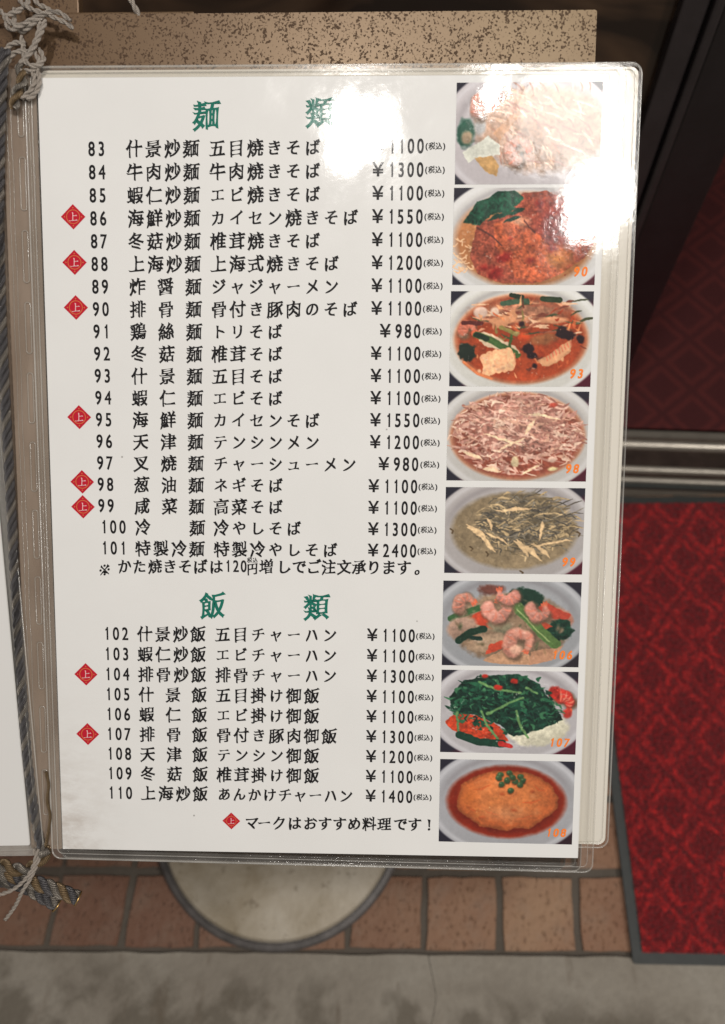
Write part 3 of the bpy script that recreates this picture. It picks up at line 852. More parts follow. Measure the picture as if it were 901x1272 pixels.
    def spots(s, n, col, r=.006, region=None, a=.8):
        for _ in range(n):
            x, y = s.r.random(), s.r.random()
            if region and ((x - region[0]) / region[2]) ** 2 + ((y - region[1]) / region[3]) ** 2 > 1: continue
            s.ell(x, y, r * s.r.uniform(.5, 1.5), r * ASP * s.r.uniform(.5, 1.3), col, .004, s.r.random() * 3, tex=0, shade=0)
    def shrimp(s, cx, cy, r, a0, sweep=4.6, col=(226, 136, 112), w=.085):
        n = 22; pts = []; r = r * .86; w = w * 1.16
        for k in range(n):
            a = a0 + sweep * k / (n - 1); rr = r * (1 + .10 * math.sin(k * .9) - .22 * k / n); pts.append((cx + rr * math.cos(a), cy + rr * math.sin(a) * ASP))
        s.line([(x + .004, y + .018) for x, y in pts[:16]], w * .85, (104, 78, 58), 7)
        tx, ty = pts[-1]
        for da in (-.5, 0, .5):
            a = a0 + sweep + (1.5 if sweep > 0 else -1.5) + da
            s.line([(tx, ty), (tx + .045 * math.cos(a), ty + .045 * ASP * math.sin(a))], .026, (206, 92, 58), 1.5, taper=True)
        for k, (x, y) in enumerate(pts):
            q = w * (.58 * math.sin(min(1, (k + 3) / 7) * 1.57) - .34 * k / n)
            c = np.array(col) * .97 + np.array((10, 18, 16)) * (1 + math.sin(k * 1.9)) * .5
            s.ell(x, y, q, q * ASP, c, .03, tex=.15, shade=.40, rag=.08)
        for k in range(3, n - 2, 4):
            a = a0 + sweep * k / (n - 1); x, y = pts[k]; q = w * (.46 - .30 * k / n)
            s.line([(x - q * math.cos(a), y - q * math.sin(a) * ASP), (x + .008, y + .01), (x + q * math.cos(a), y + q * math.sin(a) * ASP)], .011, (212, 116, 90), 3.0, taper=True)
        for k in range(1, 14, 3):
            x, y = pts[k]; s.ell(x - .004, y - w * .22, w * .16, w * .10, (252, 222, 208), .02, tex=.1, shade=0)
def pic83():
    p = Pic(1); p.base((196, 188, 190), r=(.62, .70))
    p.ell(.60, .46, .50, .46, (196, 156, 130), .05, rag=.10, tex=.18)
    for _ in range(90):
        x, y, a = p.r.uniform(.3, .98), p.r.uniform(.08, .85), p.r.uniform(1.7, 2.8); L = p.r.uniform(.08, .22)
        p.line([(x, y), (x + L * math.cos(a) * .5 + .01, y - L * .5 * math.sin(a)), (x + L * math.cos(a), y - L * math.sin(a))], .013, p.r.choice([(206, 168, 140), (176, 126, 104), (220, 190, 166), (160, 112, 96)]), taper=True)
    p.ell(.07, .50, .07, .17, (40, 92, 72), .02, rag=.2); p.ell(.08, .54, .05, .08, (176, 150, 118), .02, rag=.1)
    p.ell(.17, .43, .05, .10, (190, 188, 186), .02, rag=.1)
    p.shrimp(.20, .22, .075, 2.2, 3.6, (214, 128, 102), .09); p.ell(.28, .12, .08, .07, (150, 96, 84), .03, .4, .2)
    p.poly([(.05, .68), (.22, .52), (.30, .60), (.31, .70), (.14, .74), (.09, .78)], (222, 222, 206), .06)
    p.poly([(.13, .73), (.25, .72), (.30, .80), (.29, .92), (.20, .86)], (206, 158, 96), .1)
    p.shrimp(.44, .66, .085, 1.6, 4.2, (222, 160, 138), .085); p.ell(.46, .70, .02, .03, (98, 84, 62), .01)
    p.poly([(.26, .5), (.4, .30), (.42, .34), (.3, .58)], (214, 160, 120), .1)
    return p.a
def pic90():
    p = Pic(2); p.base((214, 212, 208), c=(.5, .52), r=(.62, .66))
    p.ell(.50, .54, .52, .52, (192, 122, 72), .04, tex=.10)
    for _ in range(40):
        x, y, a = p.r.uniform(0, .2), p.r.uniform(.5, .85), p.r.uniform(0, 3.1)
        p.line([(x, y), (x + .03 * math.cos(a), y + .03), (x + .06 * math.cos(a), y + .04 * math.sin(a))], .008, (222, 176, 134))
    p.poly([(.12, .70), (.16, .36), (.30, .28), (.48, .05), (.64, .03), (.84, .16), (.97, .34), (.99, .54), (.92, .72), (.80, .84), (.62, .97), (.36, .98), (.18, .88)], (166, 78, 56), .30)
    p.ell(.74, .36, .24, .32, (150, 66, 60), .12, rag=.3, tex=.3)
    p.poly([(.28, .36), (.46, .30), (.70, .62), (.80, .84), (.62, .97), (.44, .92), (.30, .60)], (196, 92, 54), .30)
    p.ell(.74, .72, .13, .16, (206, 124, 62), .08, rag=.3, tex=.2)
    p.ell(.46, .34, .10, .06, (210, 146, 110), .03, rag=.4, tex=.3)
    for x, y, r in ((.40, .52, .03), (.55, .74, .04), (.36, .72, .07), (.22, .82, .05), (.30, .88, .08), (.70, .62, .05), (.60, .16, .05), (.86, .46, .05)):
        p.ell(x, y, r, r * 1.1, (150, 34, 28), .03, rag=.4, tex=.2)
    p.spots(230, (226, 128, 92), .006, (.6, .5, .42, .46)); p.spots(150, (128, 38, 32), .006, (.6, .5, .42, .46))
    p.line([(.16, .40), (.25, .48), (.34, .58)], .012, (92, 48, 40)); p.line([(.49, .33), (.57, .46)], .010, (92, 48, 40))
    for k in range(26):
        x, y = p.r.uniform(.12, .40), p.r.uniform(.10, .36)
        p.line([(x, y), (x + .06, y - .05), (x + .10, y - .06)], .03, p.r.choice([(24, 74, 52), (16, 56, 42), (44, 96, 62)]), taper=True)
    p.poly([(.06, .36), (.16, .14), (.42, .02), (.48, .10), (.40, .22), (.26, .28), (.18, .38)], (26, 78, 56), .4)
    return p.a
def soup(p, col=(170, 66, 32), r=(.475, .475)):
    p.ell(.5, .5, r[0] + .015, r[1] + .02, (214, 150, 112), .02, tex=.05)
    p.ell(.5, .5, r[0], r[1], col, .03, tex=.14, shade=-.2)
def pic93():
    p = Pic(3); p.base((214, 212, 204)); soup(p)
    p.ell(.5, .22, .40, .16, (170, 112, 84), .05, rag=.2, tex=.25)
    for _ in range(60):
        x, y, a = p.r.uniform(.12, .88), p.r.uniform(.10, .46), p.r.uniform(-.6, .6); L = p.r.uniform(.05, .16)
        p.line([(x, y), (x + L * .5, y + L * math.sin(a)), (x + L, y + L * math.sin(a) * 1.2)], p.r.uniform(.01, .02), p.r.choice([(196, 132, 98), (150, 84, 60), (214, 168, 132), (120, 60, 44), (66, 70, 44)]), taper=True)
    p.ell(.21, .22, .055, .068, (222, 188, 168), .012, tex=.06); p.ell(.31, .21, .04, .055, (216, 184, 160), .012, .3, tex=.06)
    p.line([(.36, .13), (.46, .10), (.54, .10)], .035, (60, 84, 62)); p.line([(.42, .04), (.50, .06)], .03, (34, 48, 34)); p.line([(.64, .08), (.76, .09)], .04, (40, 56, 34))
    p.poly([(.27, .31), (.45, .18), (.47, .27), (.40, .36), (.31, .40)], (224, 152, 106), .08, sh=.1)
    p.ell(.72, .30, .13, .045, (232, 158, 112), .012, -.05, tex=.08); p.ell(.52, .29, .12, .03, (206, 138, 98), .015, -.25, tex=.1)
    for _ in range(46):
        t, r = p.r.random() * 6.28, math.sqrt(p.r.random()) * .42; x, y = .5 + r * math.cos(t), .48 + r * math.sin(t)
        p.line([(x, y), (x + .03 * math.cos(t * 3), y + .03), (x + .06 * math.cos(t * 3), y + .06 * math.sin(t * 5))], p.r.uniform(.006, .02), p.r.choice([(150, 52, 26), (206, 122, 74), (186, 84, 44), (96, 44, 30), (214, 150, 104), (122, 104, 56)]), 1.5, taper=True)
    p.shrimp(.13, .40, .05, 2.6, 3.5, (220, 112, 84), .07)
    p.ell(.12, .63, .07, .10, (34, 46, 36), .012, rag=.35); p.line([(.09, .33), (.22, .33)], .03, (84, 34, 30))
    p.poly([(.18, .45), (.24, .42), (.46, .56), (.50, .65), (.42, .64), (.24, .57)], (222, 192, 158), .1); p.line([(.18, .45), (.30, .52), (.46, .64)], .045, (64, 92, 46)); p.line([(.18, .45), (.26, .50)], .035, (28, 44, 30))
    p.line([(.43, .42), (.42, .58), (.43, .72), (.49, .66)], .02, (62, 86, 40)); p.line([(.36, .38), (.46, .44)], .03, (132, 118, 62)); p.ell(.47, .44, .03, .035, (170, 150, 90), .01)
    for q, (x, y) in enumerate(((.26, .76), (.30, .73), (.345, .71), (.39, .70), (.43, .69))):
        p.line([(x - .02, y - .06), (x + .005, y + .02), (x, y + .10)], .062, (236, 170, 124)); p.line([(x + .026, y - .05), (x + .034, y + .06)], .008, (196, 116, 80))
    for k in range(7): p.ell(.21 + k * .034, .86 - k * .022 + (.05 if k > 3 else -.02), .018, .028, (240, 184, 140), .01)
    p.ell(.66, .50, .13, .07, (150, 88, 52), .02, -.2, .2); p.ell(.52, .48, .05, .06, (222, 78, 34), .02, rag=.2)
    for x, y, r in ((.56, .60, .05), (.58, .66, .04), (.60, .78, .025), (.79, .43, .06), (.84, .46, .05), (.92, .50, .035), (.50, .34, .03)):
        p.ell(x, y, r, r * 1.2, (44, 22, 26), .01, p.r.random(), .35)
    p.poly([(.62, .72), (.70, .66), (.82, .52), (.85, .50), (.85, .62), (.78, .72), (.70, .78), (.65, .77)], (238, 170, 120), .06, sh=.1)
    for k in range(9): p.line([(.68 + k * .02, .67 - k * .02), (.69 + k * .02, .72 - k * .02)], .006, (206, 96, 70))
    p.line([(.10, .74), (.2, .86), (.3, .91)], .02, (206, 116, 70)); p.spots(50, (236, 176, 130), .004, (.5, .5, .42, .42))
    return p.a
def pic98():
    p = Pic(4); p.base((198, 194, 188)); soup(p, (150, 72, 52), (.485, .49)); p.ell(.5, .40, .42, .34, (164, 112, 96), .08, rag=.2, tex=.3)
    for _ in range(620):
        t, r = p.r.random() * 6.28, math.sqrt(p.r.random()) * .46; x, y = .5 + r * math.cos(t), .47 + r * math.sin(t) * .98
        if y > .72 and p.r.random() < .55: continue
        a = p.r.uniform(-1.1, 1.0); L = p.r.uniform(.04, .14); b = p.r.uniform(-.04, .04)
        p.line([(x - L * .5 * math.cos(a), y - L * .5 * math.sin(a)), (x + b, y + b), (x + L * .5 * math.cos(a), y + L * .5 * math.sin(a))],
               p.r.uniform(.009, .022), p.r.choice([(200, 150, 130), (184, 128, 112), (208, 164, 144), (152, 98, 84), (168, 114, 98), (190, 142, 118), (216, 178, 154)]), taper=True)
    p.ell(.75, .15, .04, .03, (206, 78, 58), .01, -.3)
    for x0, y0, x1, y1, w in ((.57, .25, .80, .30, .02), (.36, .66, .55, .52, .02), (.26, .48, .55, .60, .018), (.26, .86, .38, .89, .04), (.12, .68, .25, .76, .03), (.54, .92, .66, .82, .018), (.62, .32, .55, .48, .03)):
        p.line([(x0, y0), ((x0 + x1) / 2, (y0 + y1) / 2 - .012), (x1, y1)], w, (236, 190, 152), taper=True)
    p.ell(.49, .78, .035, .075, (222, 196, 150), .01, .3); p.ell(.76, .86, .045, .03, (226, 208, 148), .01, -.1); p.ell(.755, .76, .035, .04, (226, 184, 160), .01)
    return p.a
def pic99():
    p = Pic(5); p.base((176, 170, 168)); p.ell(.5, .5, .475, .47, (146, 126, 96), .03, tex=.10, shade=-.1)
    p.ell(.56, .42, .34, .36, (112, 100, 80), .06, rag=.3, tex=.3)
    for _ in range(330):
        t, r = p.r.random() * 6.28, math.sqrt(p.r.random()); x, y = .55 + r * .36 * math.cos(t), .42 + r * .36 * math.sin(t)
        a = p.r.uniform(-.9, 1.2); L = p.r.uniform(.05, .17)
        p.line([(x, y), (x + L * .5, y + L * .5 * math.sin(a) - .02), (x + L * math.cos(a), y + L * math.sin(a))],
               p.r.uniform(.006, .013), p.r.choice([(162, 140, 104), (136, 118, 88), (84, 76, 66), (70, 66, 60), (184, 158, 116), (104, 90, 66), (120, 112, 98)]), taper=True)
    for x0, y0, x1, y1, w in ((.15, .42, .36, .74, .035), (.16, .46, .30, .60, .03), (.36, .28, .62, .24, .025), (.50, .62, .70, .84, .04), (.52, .60, .60, .80, .03), (.62, .64, .76, .80, .03), (.70, .38, .68, .60, .02), (.62, .68, .92, .60, .018), (.30, .36, .34, .50, .02), (.28, .52, .46, .66, .018)):
        p.line([(x0, y0), ((x0 + x1) / 2 + .01, (y0 + y1) / 2 - .02), (x1, y1)], w, (204, 172, 128), taper=True)
    for x, y in ((.04, .48), (.95, .50), (.18, .68), (.30, .74), (.55, .96)): p.line([(x, y), (x + .02, y + .02), (x + .01, y + .05)], .012, (84, 66, 44))
    p.spots(90, (190, 172, 140), .004, (.5, .6, .42, .35)); p.spots(60, (60, 52, 44), .004, (.55, .45, .36, .36))
    return p.a
def pic106():
    p = Pic(6); p.base((158, 160, 164), c=(.49, .50), r=(.60, .66), br=(40, 34, 44)); p.ell(.50, .54, .45, .44, (150, 120, 92), .03, rag=.05, tex=.12)
    p.ell(.86, .42, .11, .12, (188, 120, 96), .02, .5, .1)
    p.ell(.60, .20, .16, .12, (26, 62, 46), .015, .2, .3); p.ell(.36, .10, .12, .07, (120, 66, 54), .02, rag=.3)
    p.line([(.06, .44), (.18, .36), (.32, .28)], .05, (52, 92, 50)); p.shrimp(.17, .27, .07, 2.4, 3.2, (208, 134, 112), .09)
    p.poly([(.16, .46), (.28, .34), (.36, .44), (.40, .56), (.30, .54)], (212, 66, 36), .1)
    p.poly([(.68, .30), (.76, .24), (.93, .38), (.90, .44), (.78, .42)], (200, 66, 44), .1)
    p.ell(.14, .55, .13, .14, (176, 138, 116), .02, -.3, .1); p.ell(.42, .52, .10, .10, (150, 140, 108), .02, .2, .2)
    p.poly([(.18, .80), (.24, .62), (.44, .60), (.48, .70), (.30, .84)], (184, 150, 118), .1, sh=.15)
    p.line([(.12, .70), (.20, .60), (.30, .56)], .055, (22, 58, 44)); p.line([(.20, .66), (.28, .68)], .03, (18, 48, 38))
    p.line([(.54, .30), (.64, .44), (.72, .58), (.82, .72)], .085, (86, 122, 62)); p.line([(.54, .34), (.66, .54), (.76, .68)], .012, (132, 160, 92))
    p.ell(.86, .56, .10, .13, (22, 66, 48), .015, .3, .35, tex=.4); p.poly([(.68, .42), (.80, .52), (.72, .58)], (206, 70, 40), .1)
    p.poly([(.32, .86), (.34, .74), (.44, .70), (.48, .76)], (218, 70, 40), .1)
    p.poly([(.30, .93), (.48, .76), (.64, .86), (.66, .97), (.42, .97)], (218, 160, 118), .1); p.poly([(.64, .82), (.88, .74), (.80, .92), (.64, .97)], (200, 142, 106), .1)
    for _ in range(70):
        t, r = p.r.random() * 6.28, math.sqrt(p.r.random()) * .40; x, y = .5 + r * math.cos(t), .55 + r * .95 * math.sin(t)
        p.ell(x, y, p.r.uniform(.012, .05), p.r.uniform(.01, .035), p.r.choice([(170, 134, 104), (196, 158, 126), (140, 108, 78), (110, 96, 60), (204, 172, 140), (64, 84, 48)]), .025, p.r.random() * 3, .3, .2, shade=.4)
    p.line([(.12, .70), (.20, .60), (.30, .56)], .045, (22, 52, 36)); p.line([(.54, .30), (.64, .44), (.72, .58), (.82, .72)], .070, (78, 108, 52)); p.line([(.54, .33), (.66, .52), (.78, .70)], .010, (136, 156, 92))
    p.poly([(.30, .93), (.48, .78), (.62, .86), (.64, .96), (.42, .97)], (214, 158, 116), .10, sh=.1)
    p.shrimp(.40, .32, .085, 3.6, -4.9, (224, 140, 120), .10); p.shrimp(.46, .13, .075, .1, 3.0, (218, 130, 112), .085)
    p.shrimp(.70, .33, .075, 3.7, -4.2, (218, 134, 114), .085); p.shrimp(.57, .72, .10, 2.0, 5.0, (228, 142, 118), .105)
    p.ell(.54, .80, .055, .07, (236, 176, 146), .02)
    return p.a
def pic107():
    p = Pic(7); p.base((186, 182, 184), c=(.5, .48), r=(.60, .64))
    p.ell(.72, .72, .24, .20, (222, 216, 190), .02, -.2, .12, tex=.06)
    p.shrimp(.88, .40, .09, 4.3, 2.2, (196, 44, 34), .10); p.ell(.83, .26, .05, .10, (170, 40, 30), .015, rag=.2, tex=.3)
    p.ell(.93, .50, .04, .07, (200, 56, 44), .015)
    p.poly([(.03, .62), (.12, .50), (.30, .56), (.44, .68), (.50, .84), (.40, .88), (.24, .80), (.08, .72)], (204, 66, 34), .22)
    p.poly([(.06, .32), (.16, .12), (.34, .06), (.56, .04), (.72, .16), (.80, .34), (.90, .58), (.72, .70), (.54, .79), (.44, .66), (.28, .54), (.08, .50)], (20, 56, 42), .5)
    for _ in range(300):
        x, y = p.r.uniform(.08, .84), p.r.uniform(.06, .72)
        if (x - .47) ** 2 / .16 + (y - .38) ** 2 / .115 > 1: continue
        a = p.r.uniform(0, 6.28); L = p.r.uniform(.03, .10)
        p.line([(x, y), (x + L * .5 * math.cos(a), y + L * .6 * math.sin(a)), (x + L * math.cos(a + .5), y + L * math.sin(a + .5))], p.r.uniform(.006, .03),
               p.r.choice([(14, 44, 34), (24, 70, 50), (34, 88, 60), (12, 36, 30), (18, 58, 42), (52, 104, 70)]), taper=True)
    for pts in ([(.12, .50), (.13, .70), (.14, .80)], [(.30, .50), (.34, .66), (.42, .82)], [(.55, .48), (.58, .64), (.64, .80)], [(.60, .32), (.50, .38), (.34, .52)], [(.28, .14), (.40, .22), (.58, .26)], [(.62, .20), (.70, .26)]):
        p.line(pts, .018, (92, 130, 78))
    p.line([(.14, .78), (.28, .86), (.46, .88)], .06, (18, 56, 42)); p.line([(.44, .88), (.52, .90)], .04, (176, 40, 36))
    for x, y, r in ((.42, .20, .04), (.54, .12, .035), (.32, .07, .03)): p.ell(x, y, r, r, (190, 44, 30), .01, rag=.2)
    p.spots(110, (214, 224, 200), .0035, (.45, .42, .36, .34)); p.spots(40, (238, 150, 116), .005, (.27, .66, .2, .14))
    return p.a
def pic108():
    p = Pic(8); p.base((168, 168, 172), c=(.5, .50), r=(.60, .66), br=(46, 22, 34)); p.ell(.5, .5, .465, .46, (150, 42, 18), .03, tex=.05, shade=-.15)
    p.ell(.5, .5, .44, .43, (128, 30, 12), .05, tex=.05)
    p.poly([(.13, .50), (.16, .30), (.28, .17), (.42, .12), (.58, .12), (.74, .18), (.84, .30), (.885, .44), (.88, .56), (.82, .66), (.74, .74), (.68, .82), (.58, .81), (.50, .85), (.40, .82), (.31, .80), (.24, .72), (.18, .66), (.14, .60)], (196, 98, 48), .10, 2.0, .25)
    p.ell(.50, .45, .355, .33, (214, 122, 64), .10, rag=.10, tex=.12, shade=.30)
    for _ in range(34):
        t, r = p.r.random() * 6.28, math.sqrt(p.r.random()) * .30; p.ell(.5 + r * math.cos(t), .47 + r * math.sin(t), p.r.uniform(.02, .07), p.r.uniform(.015, .05), p.r.choice([(232, 146, 90), (204, 106, 56), (224, 134, 66), (240, 160, 108)]), .05, p.r.uniform(-.6, .6), .3, .1)
    for x0_, y0_, x1_, y1_ in ((.25, .36, .38, .30), (.62, .50, .76, .46), (.34, .60, .46, .66), (.56, .70, .70, .64), (.70, .28, .78, .36), (.20, .54, .27, .62)): p.line([(x0_, y0_), ((x0_ + x1_) / 2, (y0_ + y1_) / 2 + .02), (x1_, y1_)], .014, (184, 84, 40), 3, taper=True)
    p.ell(.50, .64, .22, .13, (240, 158, 104), .12, tex=.10, shade=.1); p.ell(.22, .45, .10, .2, (198, 104, 44), .1, tex=.1)
    for x, y in ((.47, .40), (.69, .37), (.32, .69), (.56, .60)): p.ell(x, y, .03, .03, (188, 84, 40), .02, rag=.4)
    p.spots(60, (240, 176, 112), .006, (.5, .62, .24, .14), .5)
    for x, y in ((.45, .17), (.52, .15), (.60, .19), (.50, .24), (.56, .25), (.62, .24), (.46, .29), (.60, .29), (.53, .36), (.54, .20), (.44, .21)):
        p.ell(x, y + .010, .032, .046, (120, 62, 26), .012, tex=0, shade=0); p.ell(x, y, .029, .042, (58, 88, 54), .01, tex=.1, shade=.5); p.ell(x - .006, y - .012, .008, .010, (126, 150, 112), .006, tex=0, shade=0)
    return p.a
PHO = [(pic83, 68.9, 197.9, 143.3, 147.6, None), (pic90, 68.6, 145.9, 143.0, 96.6, '90'), (pic93, 68.1, 93.4, 142.9, 43.8, '93'), (pic98, 67.6, 41.3, 142.5, -6.6, '98'),
       (pic99, 67.4, -10.2, 142.4, -57.4, '99'), (pic106, 67.1, -61.7, 142.4, -109.4, '106'), (pic107, 67.1, -112.0, 142.6, -159.6, '107'), (pic108, 67.3, -163.7, 142.6, -212.6, '108')]
ii = (np.arange(PH - 1)[:, None] * PW + np.arange(PW - 1)[None]).ravel()
PF = np.stack([ii, ii + PW, ii + PW + 1, ii + 1], -1)
for fn, x0, y1, x1, y0, num in PHO:
    a = fn()
    rw = np.random.RandomState(11)
    wq, mq, gq, sq = {pic83: (5, .18, .25, .85), pic90: (6, .25, .35, .88), pic93: (4, .16, .35, .90), pic98: (6, .30, .12, .85),
                      pic99: (7, .22, .12, .90), pic106: (4, .12, .20, .82), pic107: (5, .28, .45, .92), pic108: (5, .10, .06, .92)}[fn]
    wx = (vnoise(rw, 11, 3) - .5) * wq; wy = (vnoise(rw, 11, 3) - .5) * wq
    inb = np.clip(1.02 - np.sqrt(((UX - .5) / .47) ** 2 + ((VYp - .5) / .47) ** 2), 0, .15)[..., None] / .15
    sx_ = np.clip(XXp + wx * inb[..., 0], 0, PW - 1); sy_ = np.clip(YYp + wy * inb[..., 0], 0, PH - 1)
    xi = np.minimum(sx_.astype(int), PW - 2); yi = np.minimum(sy_.astype(int), PH - 2); fx = (sx_ - xi)[..., None]; fy = (sy_ - yi)[..., None]
    a = (a[yi, xi] * (1 - fx) + a[yi, xi + 1] * fx) * (1 - fy) + (a[yi + 1, xi] * (1 - fx) + a[yi + 1, xi + 1] * fx) * fy
    def blur(z, n):
        for _ in range(n):
            q = np.pad(z, ((1, 1), (1, 1), (0, 0)), 'edge'); z = (q[:-2, 1:-1] + q[2:, 1:-1] + q[1:-1, :-2] + q[1:-1, 2:] + 4 * q[1:-1, 1:-1]) / 8
        return z
    mott = (vnoise(rw, 5, 3) - .5)[..., None]; big = (vnoise(rw, 26, 2) - .5)[..., None]
    a = a * (1 + inb * (mq * mott + .22 * big))
    gl = np.clip(vnoise(rw, 4, 2) * .7 + vnoise(rw, 16, 2) * .4 - .78, 0, 1)[..., None] * 8                # wet glints on the food
    a = a + inb * np.clip(gl, 0, 1) * (np.array([250, 236, 222]) - a) * gq
    a = blur(a, 1); a = a + (a - blur(a, 8)) * .30
    g = a.mean(-1, keepdims=True); a = g + (a - g) * sq
    a = np.clip(a, 0, 255); a = 255 * (a / 255) ** 1.05 * .99 + 3 * rw.rand(PH, PW, 1)
    V = np.stack([(x0 + (x1 - x0) * UX) * mm, (y1 + (y0 - y1) * VYp) * mm, np.full((PH, PW), .00012)], -1).reshape(-1, 3)
    V[:, 1] += .00001 * (V[:, 0] / mm - x0) / 7
    V = V.tolist(); F = PF.tolist(); mi = [0] * len(F)
    nv0 = len(V)
    if num:
        xr = x1 - (3.4 if num[0] == '9' else 3.0)
        for k, ch in enumerate(num):
            v, f = glyph(ch, .035); o = len(V); s = 6.6
            cx_ = xr - 4.1 * (len(num) - 1 - k) - 2.0
            V += [((cx_ + (b[0] + .16 * b[1]) * s * .88) * mm, (y0 + 7.0 + b[1] * s) * mm, .00022) for b in v]
            for q in f: F.append([i + o for i in (q if True else q)]); mi.append(1)
    o = mesh('dish_photo', V, F, [m_photo, m_orange], front, fmat=mi)
    ca = o.data.color_attributes.new('print', 'FLOAT_COLOR', 'POINT')
    cc = np.ones((len(V), 4), np.float32); cc[:nv0, :3] = s2l(np.clip(a, 0, 255)).reshape(-1, 3); ca.data.foreach_set('color', cc.ravel())

# ---- sleeves round the sheets
def sleeve(name, x0, y0, x1, y1, inner, z, parent, bead=m_bead, r=.006, t=.0005, film=m_film):
    o = rrect(x0, y0, x1, y1, r, 6); i = rrect(*inner, .0008, 6)
    s = ring(name, o, i, z - t, z + .0002, film, parent)
    V, F, U = tube([(a, b, z) for a, b in o], .00048, 8, True, .9)
    mesh('edge_bead', V, F, bead, s, True)
    # the weld line that runs just inside the edge
    w = rrect(x0 + .0032, y0 + .0032, x1 - .0032, y1 - .0032, r * .6, 6)
    V, F, U = tube([(a, b, z + .0001) for a, b in w], .00028, 6, True, .7)
    mesh('weld_line', V, F, bead, s, True)
    return s
sleeve('front_sleeve', -.1560, -.2285, .1545, .2065, (-.1501, -.2232, .1464, .2017), .0006, book, r=.005)
back = slab('back_sheet', rrect(-.1500, -.2138, .1622, .2066, .004, 4), -.0036, -.0032, m_cream, book)
sleeve('back_sleeve', -.1545, -.2155, .1636, .2084, (-.1500, -.2136, .1620, .2064), -.0028, book, r=.0055)
# further sleeved leaves lower in the stack, their edges showing under the bottom of the front sheet
for k, (dy, dx) in enumerate(((-.2300, .1400), (-.2318, .1495), (-.2334, .1380))):
    z = -.0050 - .0016 * k
    leaf = slab('lower_leaf', rrect(-.147, dy + .009, dx - .005, .2020, .003, 4), z - .0003, z, m_cream, book)
    sl = sleeve('lower_sleeve', -.1535, dy, dx, .2050, (-.147, dy + .0092, dx - .0052, .2018), z + .0006, book, bead=(m_bead_dark, m_bead, m_bead_dark)[k], r=.004, film=m_smoky)
# binding strip along the spine: hazy film with moulded slots
bs = slab('binding_strip', rrect(-.1690, -.2235, -.1508, .2065, .001, 3), -.0012, -.0006, m_hazy, book)
sp2 = slab('binding_strip', rrect(-.1735, -.2215, -.1655, .2055, .001, 3), -.0030, -.0024, m_hazy, book)
sp3 = slab('spine_board', rrect(-.1745, -.2130, -.1500, .2040, .001, 3), -.0072, -.0060, simple('taupe_backing', (0.235, 0.175, 0.135), .7, 0, 18, .0003, .25), book)
for k in range(11):
    yc = .186 - k * .0375
    if yc < -.215: break
    V, F, U = tube([(a, b, -.0004) for a, b in rrect(-.1608, yc - .0135, -.1578, yc + .0135, .0013, 4)], .00042, 6, True)
    mesh('moulded_slot', V, F, m_ridge, bs, True)
for x in (-.1548, -.1530, -.1667, -.1645):
    V, F, U = tube([(x + .0002 * math.sin(i * 1.3), -.221 + i * .0106, -.0005) for i in range(41)], .00022, 6)
    mesh('weld_line', V, F, m_ridge, bs, True)
# left-hand leaf, turned and sprung a little off the stand
lm = Matrix.Translation((-.1610, -.2260, .0010)) @ Matrix.Rotation(R_(3.0), 4, 'Z') @ Matrix.Rotation(R_(-1.2), 4, 'Y')
lf = slab('left_sheet', rrect(-.304, .0055, -.0075, .428, .0015, 3), -.0003, 0, m_leftpaper, book); lf.matrix_local = lm
lsv = sleeve('left_sleeve', -.3095, .0000, .0005, .434, (-.304, .0056, -.0076, .4279), .0006, book, r=.007); lsv.matrix_local = lm
lb = slab('left_lower_leaf', rrect(-.309, -.0015, -.0025, .432, .003, 3), -.0030, -.0024, m_bead, book); lb.matrix_local = lm

# ------------------------------------------------------------------ cords and strings (page frame)
def twisted(name_obj, path, r, pitch, mats, parent, seg=8):
    """two or more twisted strands about the path; each strand a part."""
    ps = rope(path, len(mats), r * .52, r * .5, pitch)
    for pth, m in zip(ps, mats):
        V, F, U = tube(pth, r * .56, seg); mesh(name_obj, V, F, m, parent, True, uvs=U)
cord = empty('twisted_cord', PAGE)
tag(cord, 'silver and charcoal twisted cord running down the spine of the menu', 'cord')
def P3(x, y, z): return (x * mm, y * mm, z * mm)
twisted('strand', spline([P3(-164.3, 214, 3), P3(-165.6, 206, 4.0), P3(-168.5, 180, 2.8), P3(-171.2, 140, 2.2), P3(-172.6, 90, 2), P3(-172.4, 40, 2), P3(-171.8, -10, 1.8), P3(-171.4, -60, 1.2), P3(-170.5, -120, .6), P3(-168.8, -170, 0), P3(-164.5, -212, 0), P3(-160.2, -226, .8)], 26), .0026, .0165, [m_silver, m_dark, m_dark], cord)
# the knotted end below the menu, two frayed tails with wire rings
k1 = [P3(-205, -238, -6), P3(-192, -238, -3), P3(-182, -240, -1), P3(-172, -243, 0), P3(-160, -246.5, 0), P3(-150, -251, -1), P3(-143.5, -254.5, -2)]
k2 = [P3(-200, -247, -7), P3(-186, -247, -5), P3(-174, -250, -4), P3(-164, -256, -4), P3(-157.5, -260.5, -5)]
twisted('tail', spline(k1, 20), .0040, .017, [m_silver, m_dark, m_gilt], cord, 10)
twisted('tail', spline(k2, 20), .0037, .017, [m_dark, m_silver, m_dark], cord, 10)
twisted('tail', spline([P3(-158.5, -222, 1), P3(-164, -231, .5), P3(-174, -236, 1), P3(-186, -234, 0), P3(-198, -231, -2)], 20), .0036, .017, [m_gilt, m_silver], cord, 10)
def wire_ring(c, d, r):
    d = Vector(d).normalized(); a = d.orthogonal().normalized(); b = d.cross(a)
    V, F, U = tube([Vector(c) + a * r * math.cos(t) + b * r * math.sin(t) for t in [2 * PI * k / 24 for k in range(24)]], .00045, 6, True)
    mesh('wire_ring', V, F, m_brass, cord, True)
wire_ring(P3(-143.0, -254.8, -2), (6.5, -3.5, -1), .0040); wire_ring(P3(-157.0, -261.0, -5), (5, -4, -1), .0040)
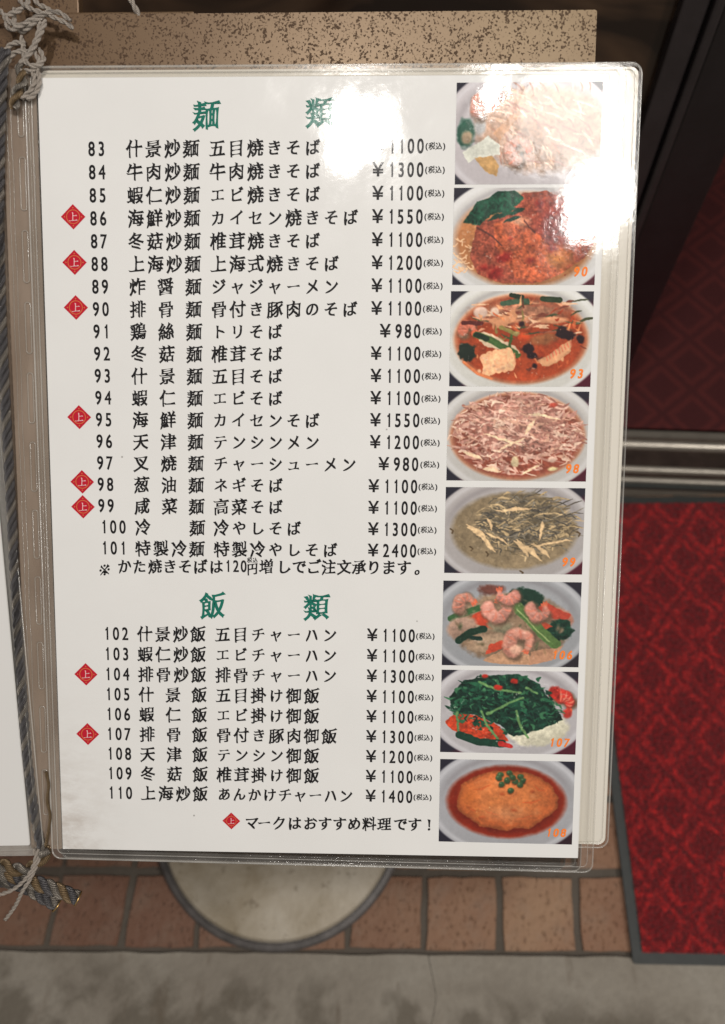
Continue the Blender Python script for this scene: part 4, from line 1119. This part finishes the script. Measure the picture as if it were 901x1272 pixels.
# the thin gilt thread in the lower gutter
V, F, U = tube(spline([P3(-157.8, -176, 1.2), P3(-156.6, -184, 1), P3(-157.8, -193, 1), P3(-156.4, -202, 1), P3(-157.6, -211, 1), P3(-160, -222, 1), P3(-163, -232, 1)], 10), .0009, 8)
mesh('loose_thread', V, F, m_gilt, cord, True, uvs=U)

st = empty('cotton_string', PAGE)
tag(st, 'off white cotton string knotted round the top corner of the steel stand', 'string')
def strands(parent, paths, r):
    for pth in paths:
        pp = spline([P3(*q) for q in pth], 14)
        ps = rope(pp, 2, r * .45, 0, r * 6.5)
        add_tubes('string_strand', [tube(q, r * .62, 7) for q in ps], m_string, parent)
strands(st, [
    [(-155, 262, -6), (-156, 250, -4), (-154, 240, -2), (-158, 234, 1), (-165, 231, 1), (-158, 226, 3), (-151, 228, 2.5), (-146, 233, 1)],
    [(-160, 262, -6), (-160, 250, -4), (-158, 241, -1), (-152, 235, 2.2), (-143, 232, 1.6), (-134, 229, -1), (-131, 227, -3)],
    [(-165, 228, 1), (-161, 224, 3), (-154, 226, 4), (-145, 231, 3), (-137, 233, 1.5), (-131, 229.5, 0)],
    [(-152, 261, -6), (-152, 246, -3), (-148, 238, 0), (-142, 234.5, .5), (-148, 228, 3), (-156, 224, 1), (-161, 229, -1), (-160, 236, 0)],
    [(-146, 228, 2), (-148, 220, 2.5), (-153, 212, 2.2), (-159, 205.5, 2), (-152, 204, 2.5), (-147.5, 208, 2), (-150, 214, 1)],
    [(-143.5, 229, 1.6), (-146, 221, 3.2), (-151, 213, 3), (-157, 207, 2.8)],
    [(-157, 222, .5), (-156, 214, .5), (-154, 208, 3.4), (-149, 206, 3.2), (-145.5, 210, 1), (-148, 216, 0)],
    [(-155, 218, .6), (-161, 218, 1.4), (-167, 213, .8), (-170, 205, 0), (-169, 196, 1)],
    [(-153, 214, .8), (-160, 213.5, 1.6), (-165, 208, .8), (-167, 200, .6), (-166.5, 192, 1.4)],
    [(-151.5, 205, 1.6), (-150, 199, 2.2), (-152.5, 194, 2.6), (-157, 190, 2.8)],
    [(-148.5, 205, 1.6), (-147.6, 199, 2), (-149.5, 193.5, 2.4), (-154, 189.5, 2.6)],
    [(-177, 233, -3), (-171, 236, -1), (-166, 233, .5), (-162, 228, 1.5)],
], .00125)
strands(st, [[(-105.5, 262, -4), (-104, 250, -6), (-100, 240, -9), (-97, 234, -22)]], .0016)
# beads of gilt braid caught in the knot
twisted('caught_braid', spline([P3(-158, 207, 1), P3(-156, 199, 3.5), P3(-159, 192, 4), P3(-161, 185, 3.5)], 12), .0026, .012, [m_gilt, m_silver], st)
st2 = empty('cotton_string', PAGE)
tag(st2, 'off white cotton string crossing the twisted cord tails below the left leaf', 'string')
strands(st2, [[(-166, -222, 2), (-165, -228, 3), (-168, -236, 5.5), (-176, -244, 6), (-186, -249, 5), (-200, -254, 2)],
              [(-163.5, -222, 2), (-163.5, -229, 3.2), (-167, -238, 6), (-172, -246, 6), (-178, -257, 3), (-186, -268, 0)]], .0012)
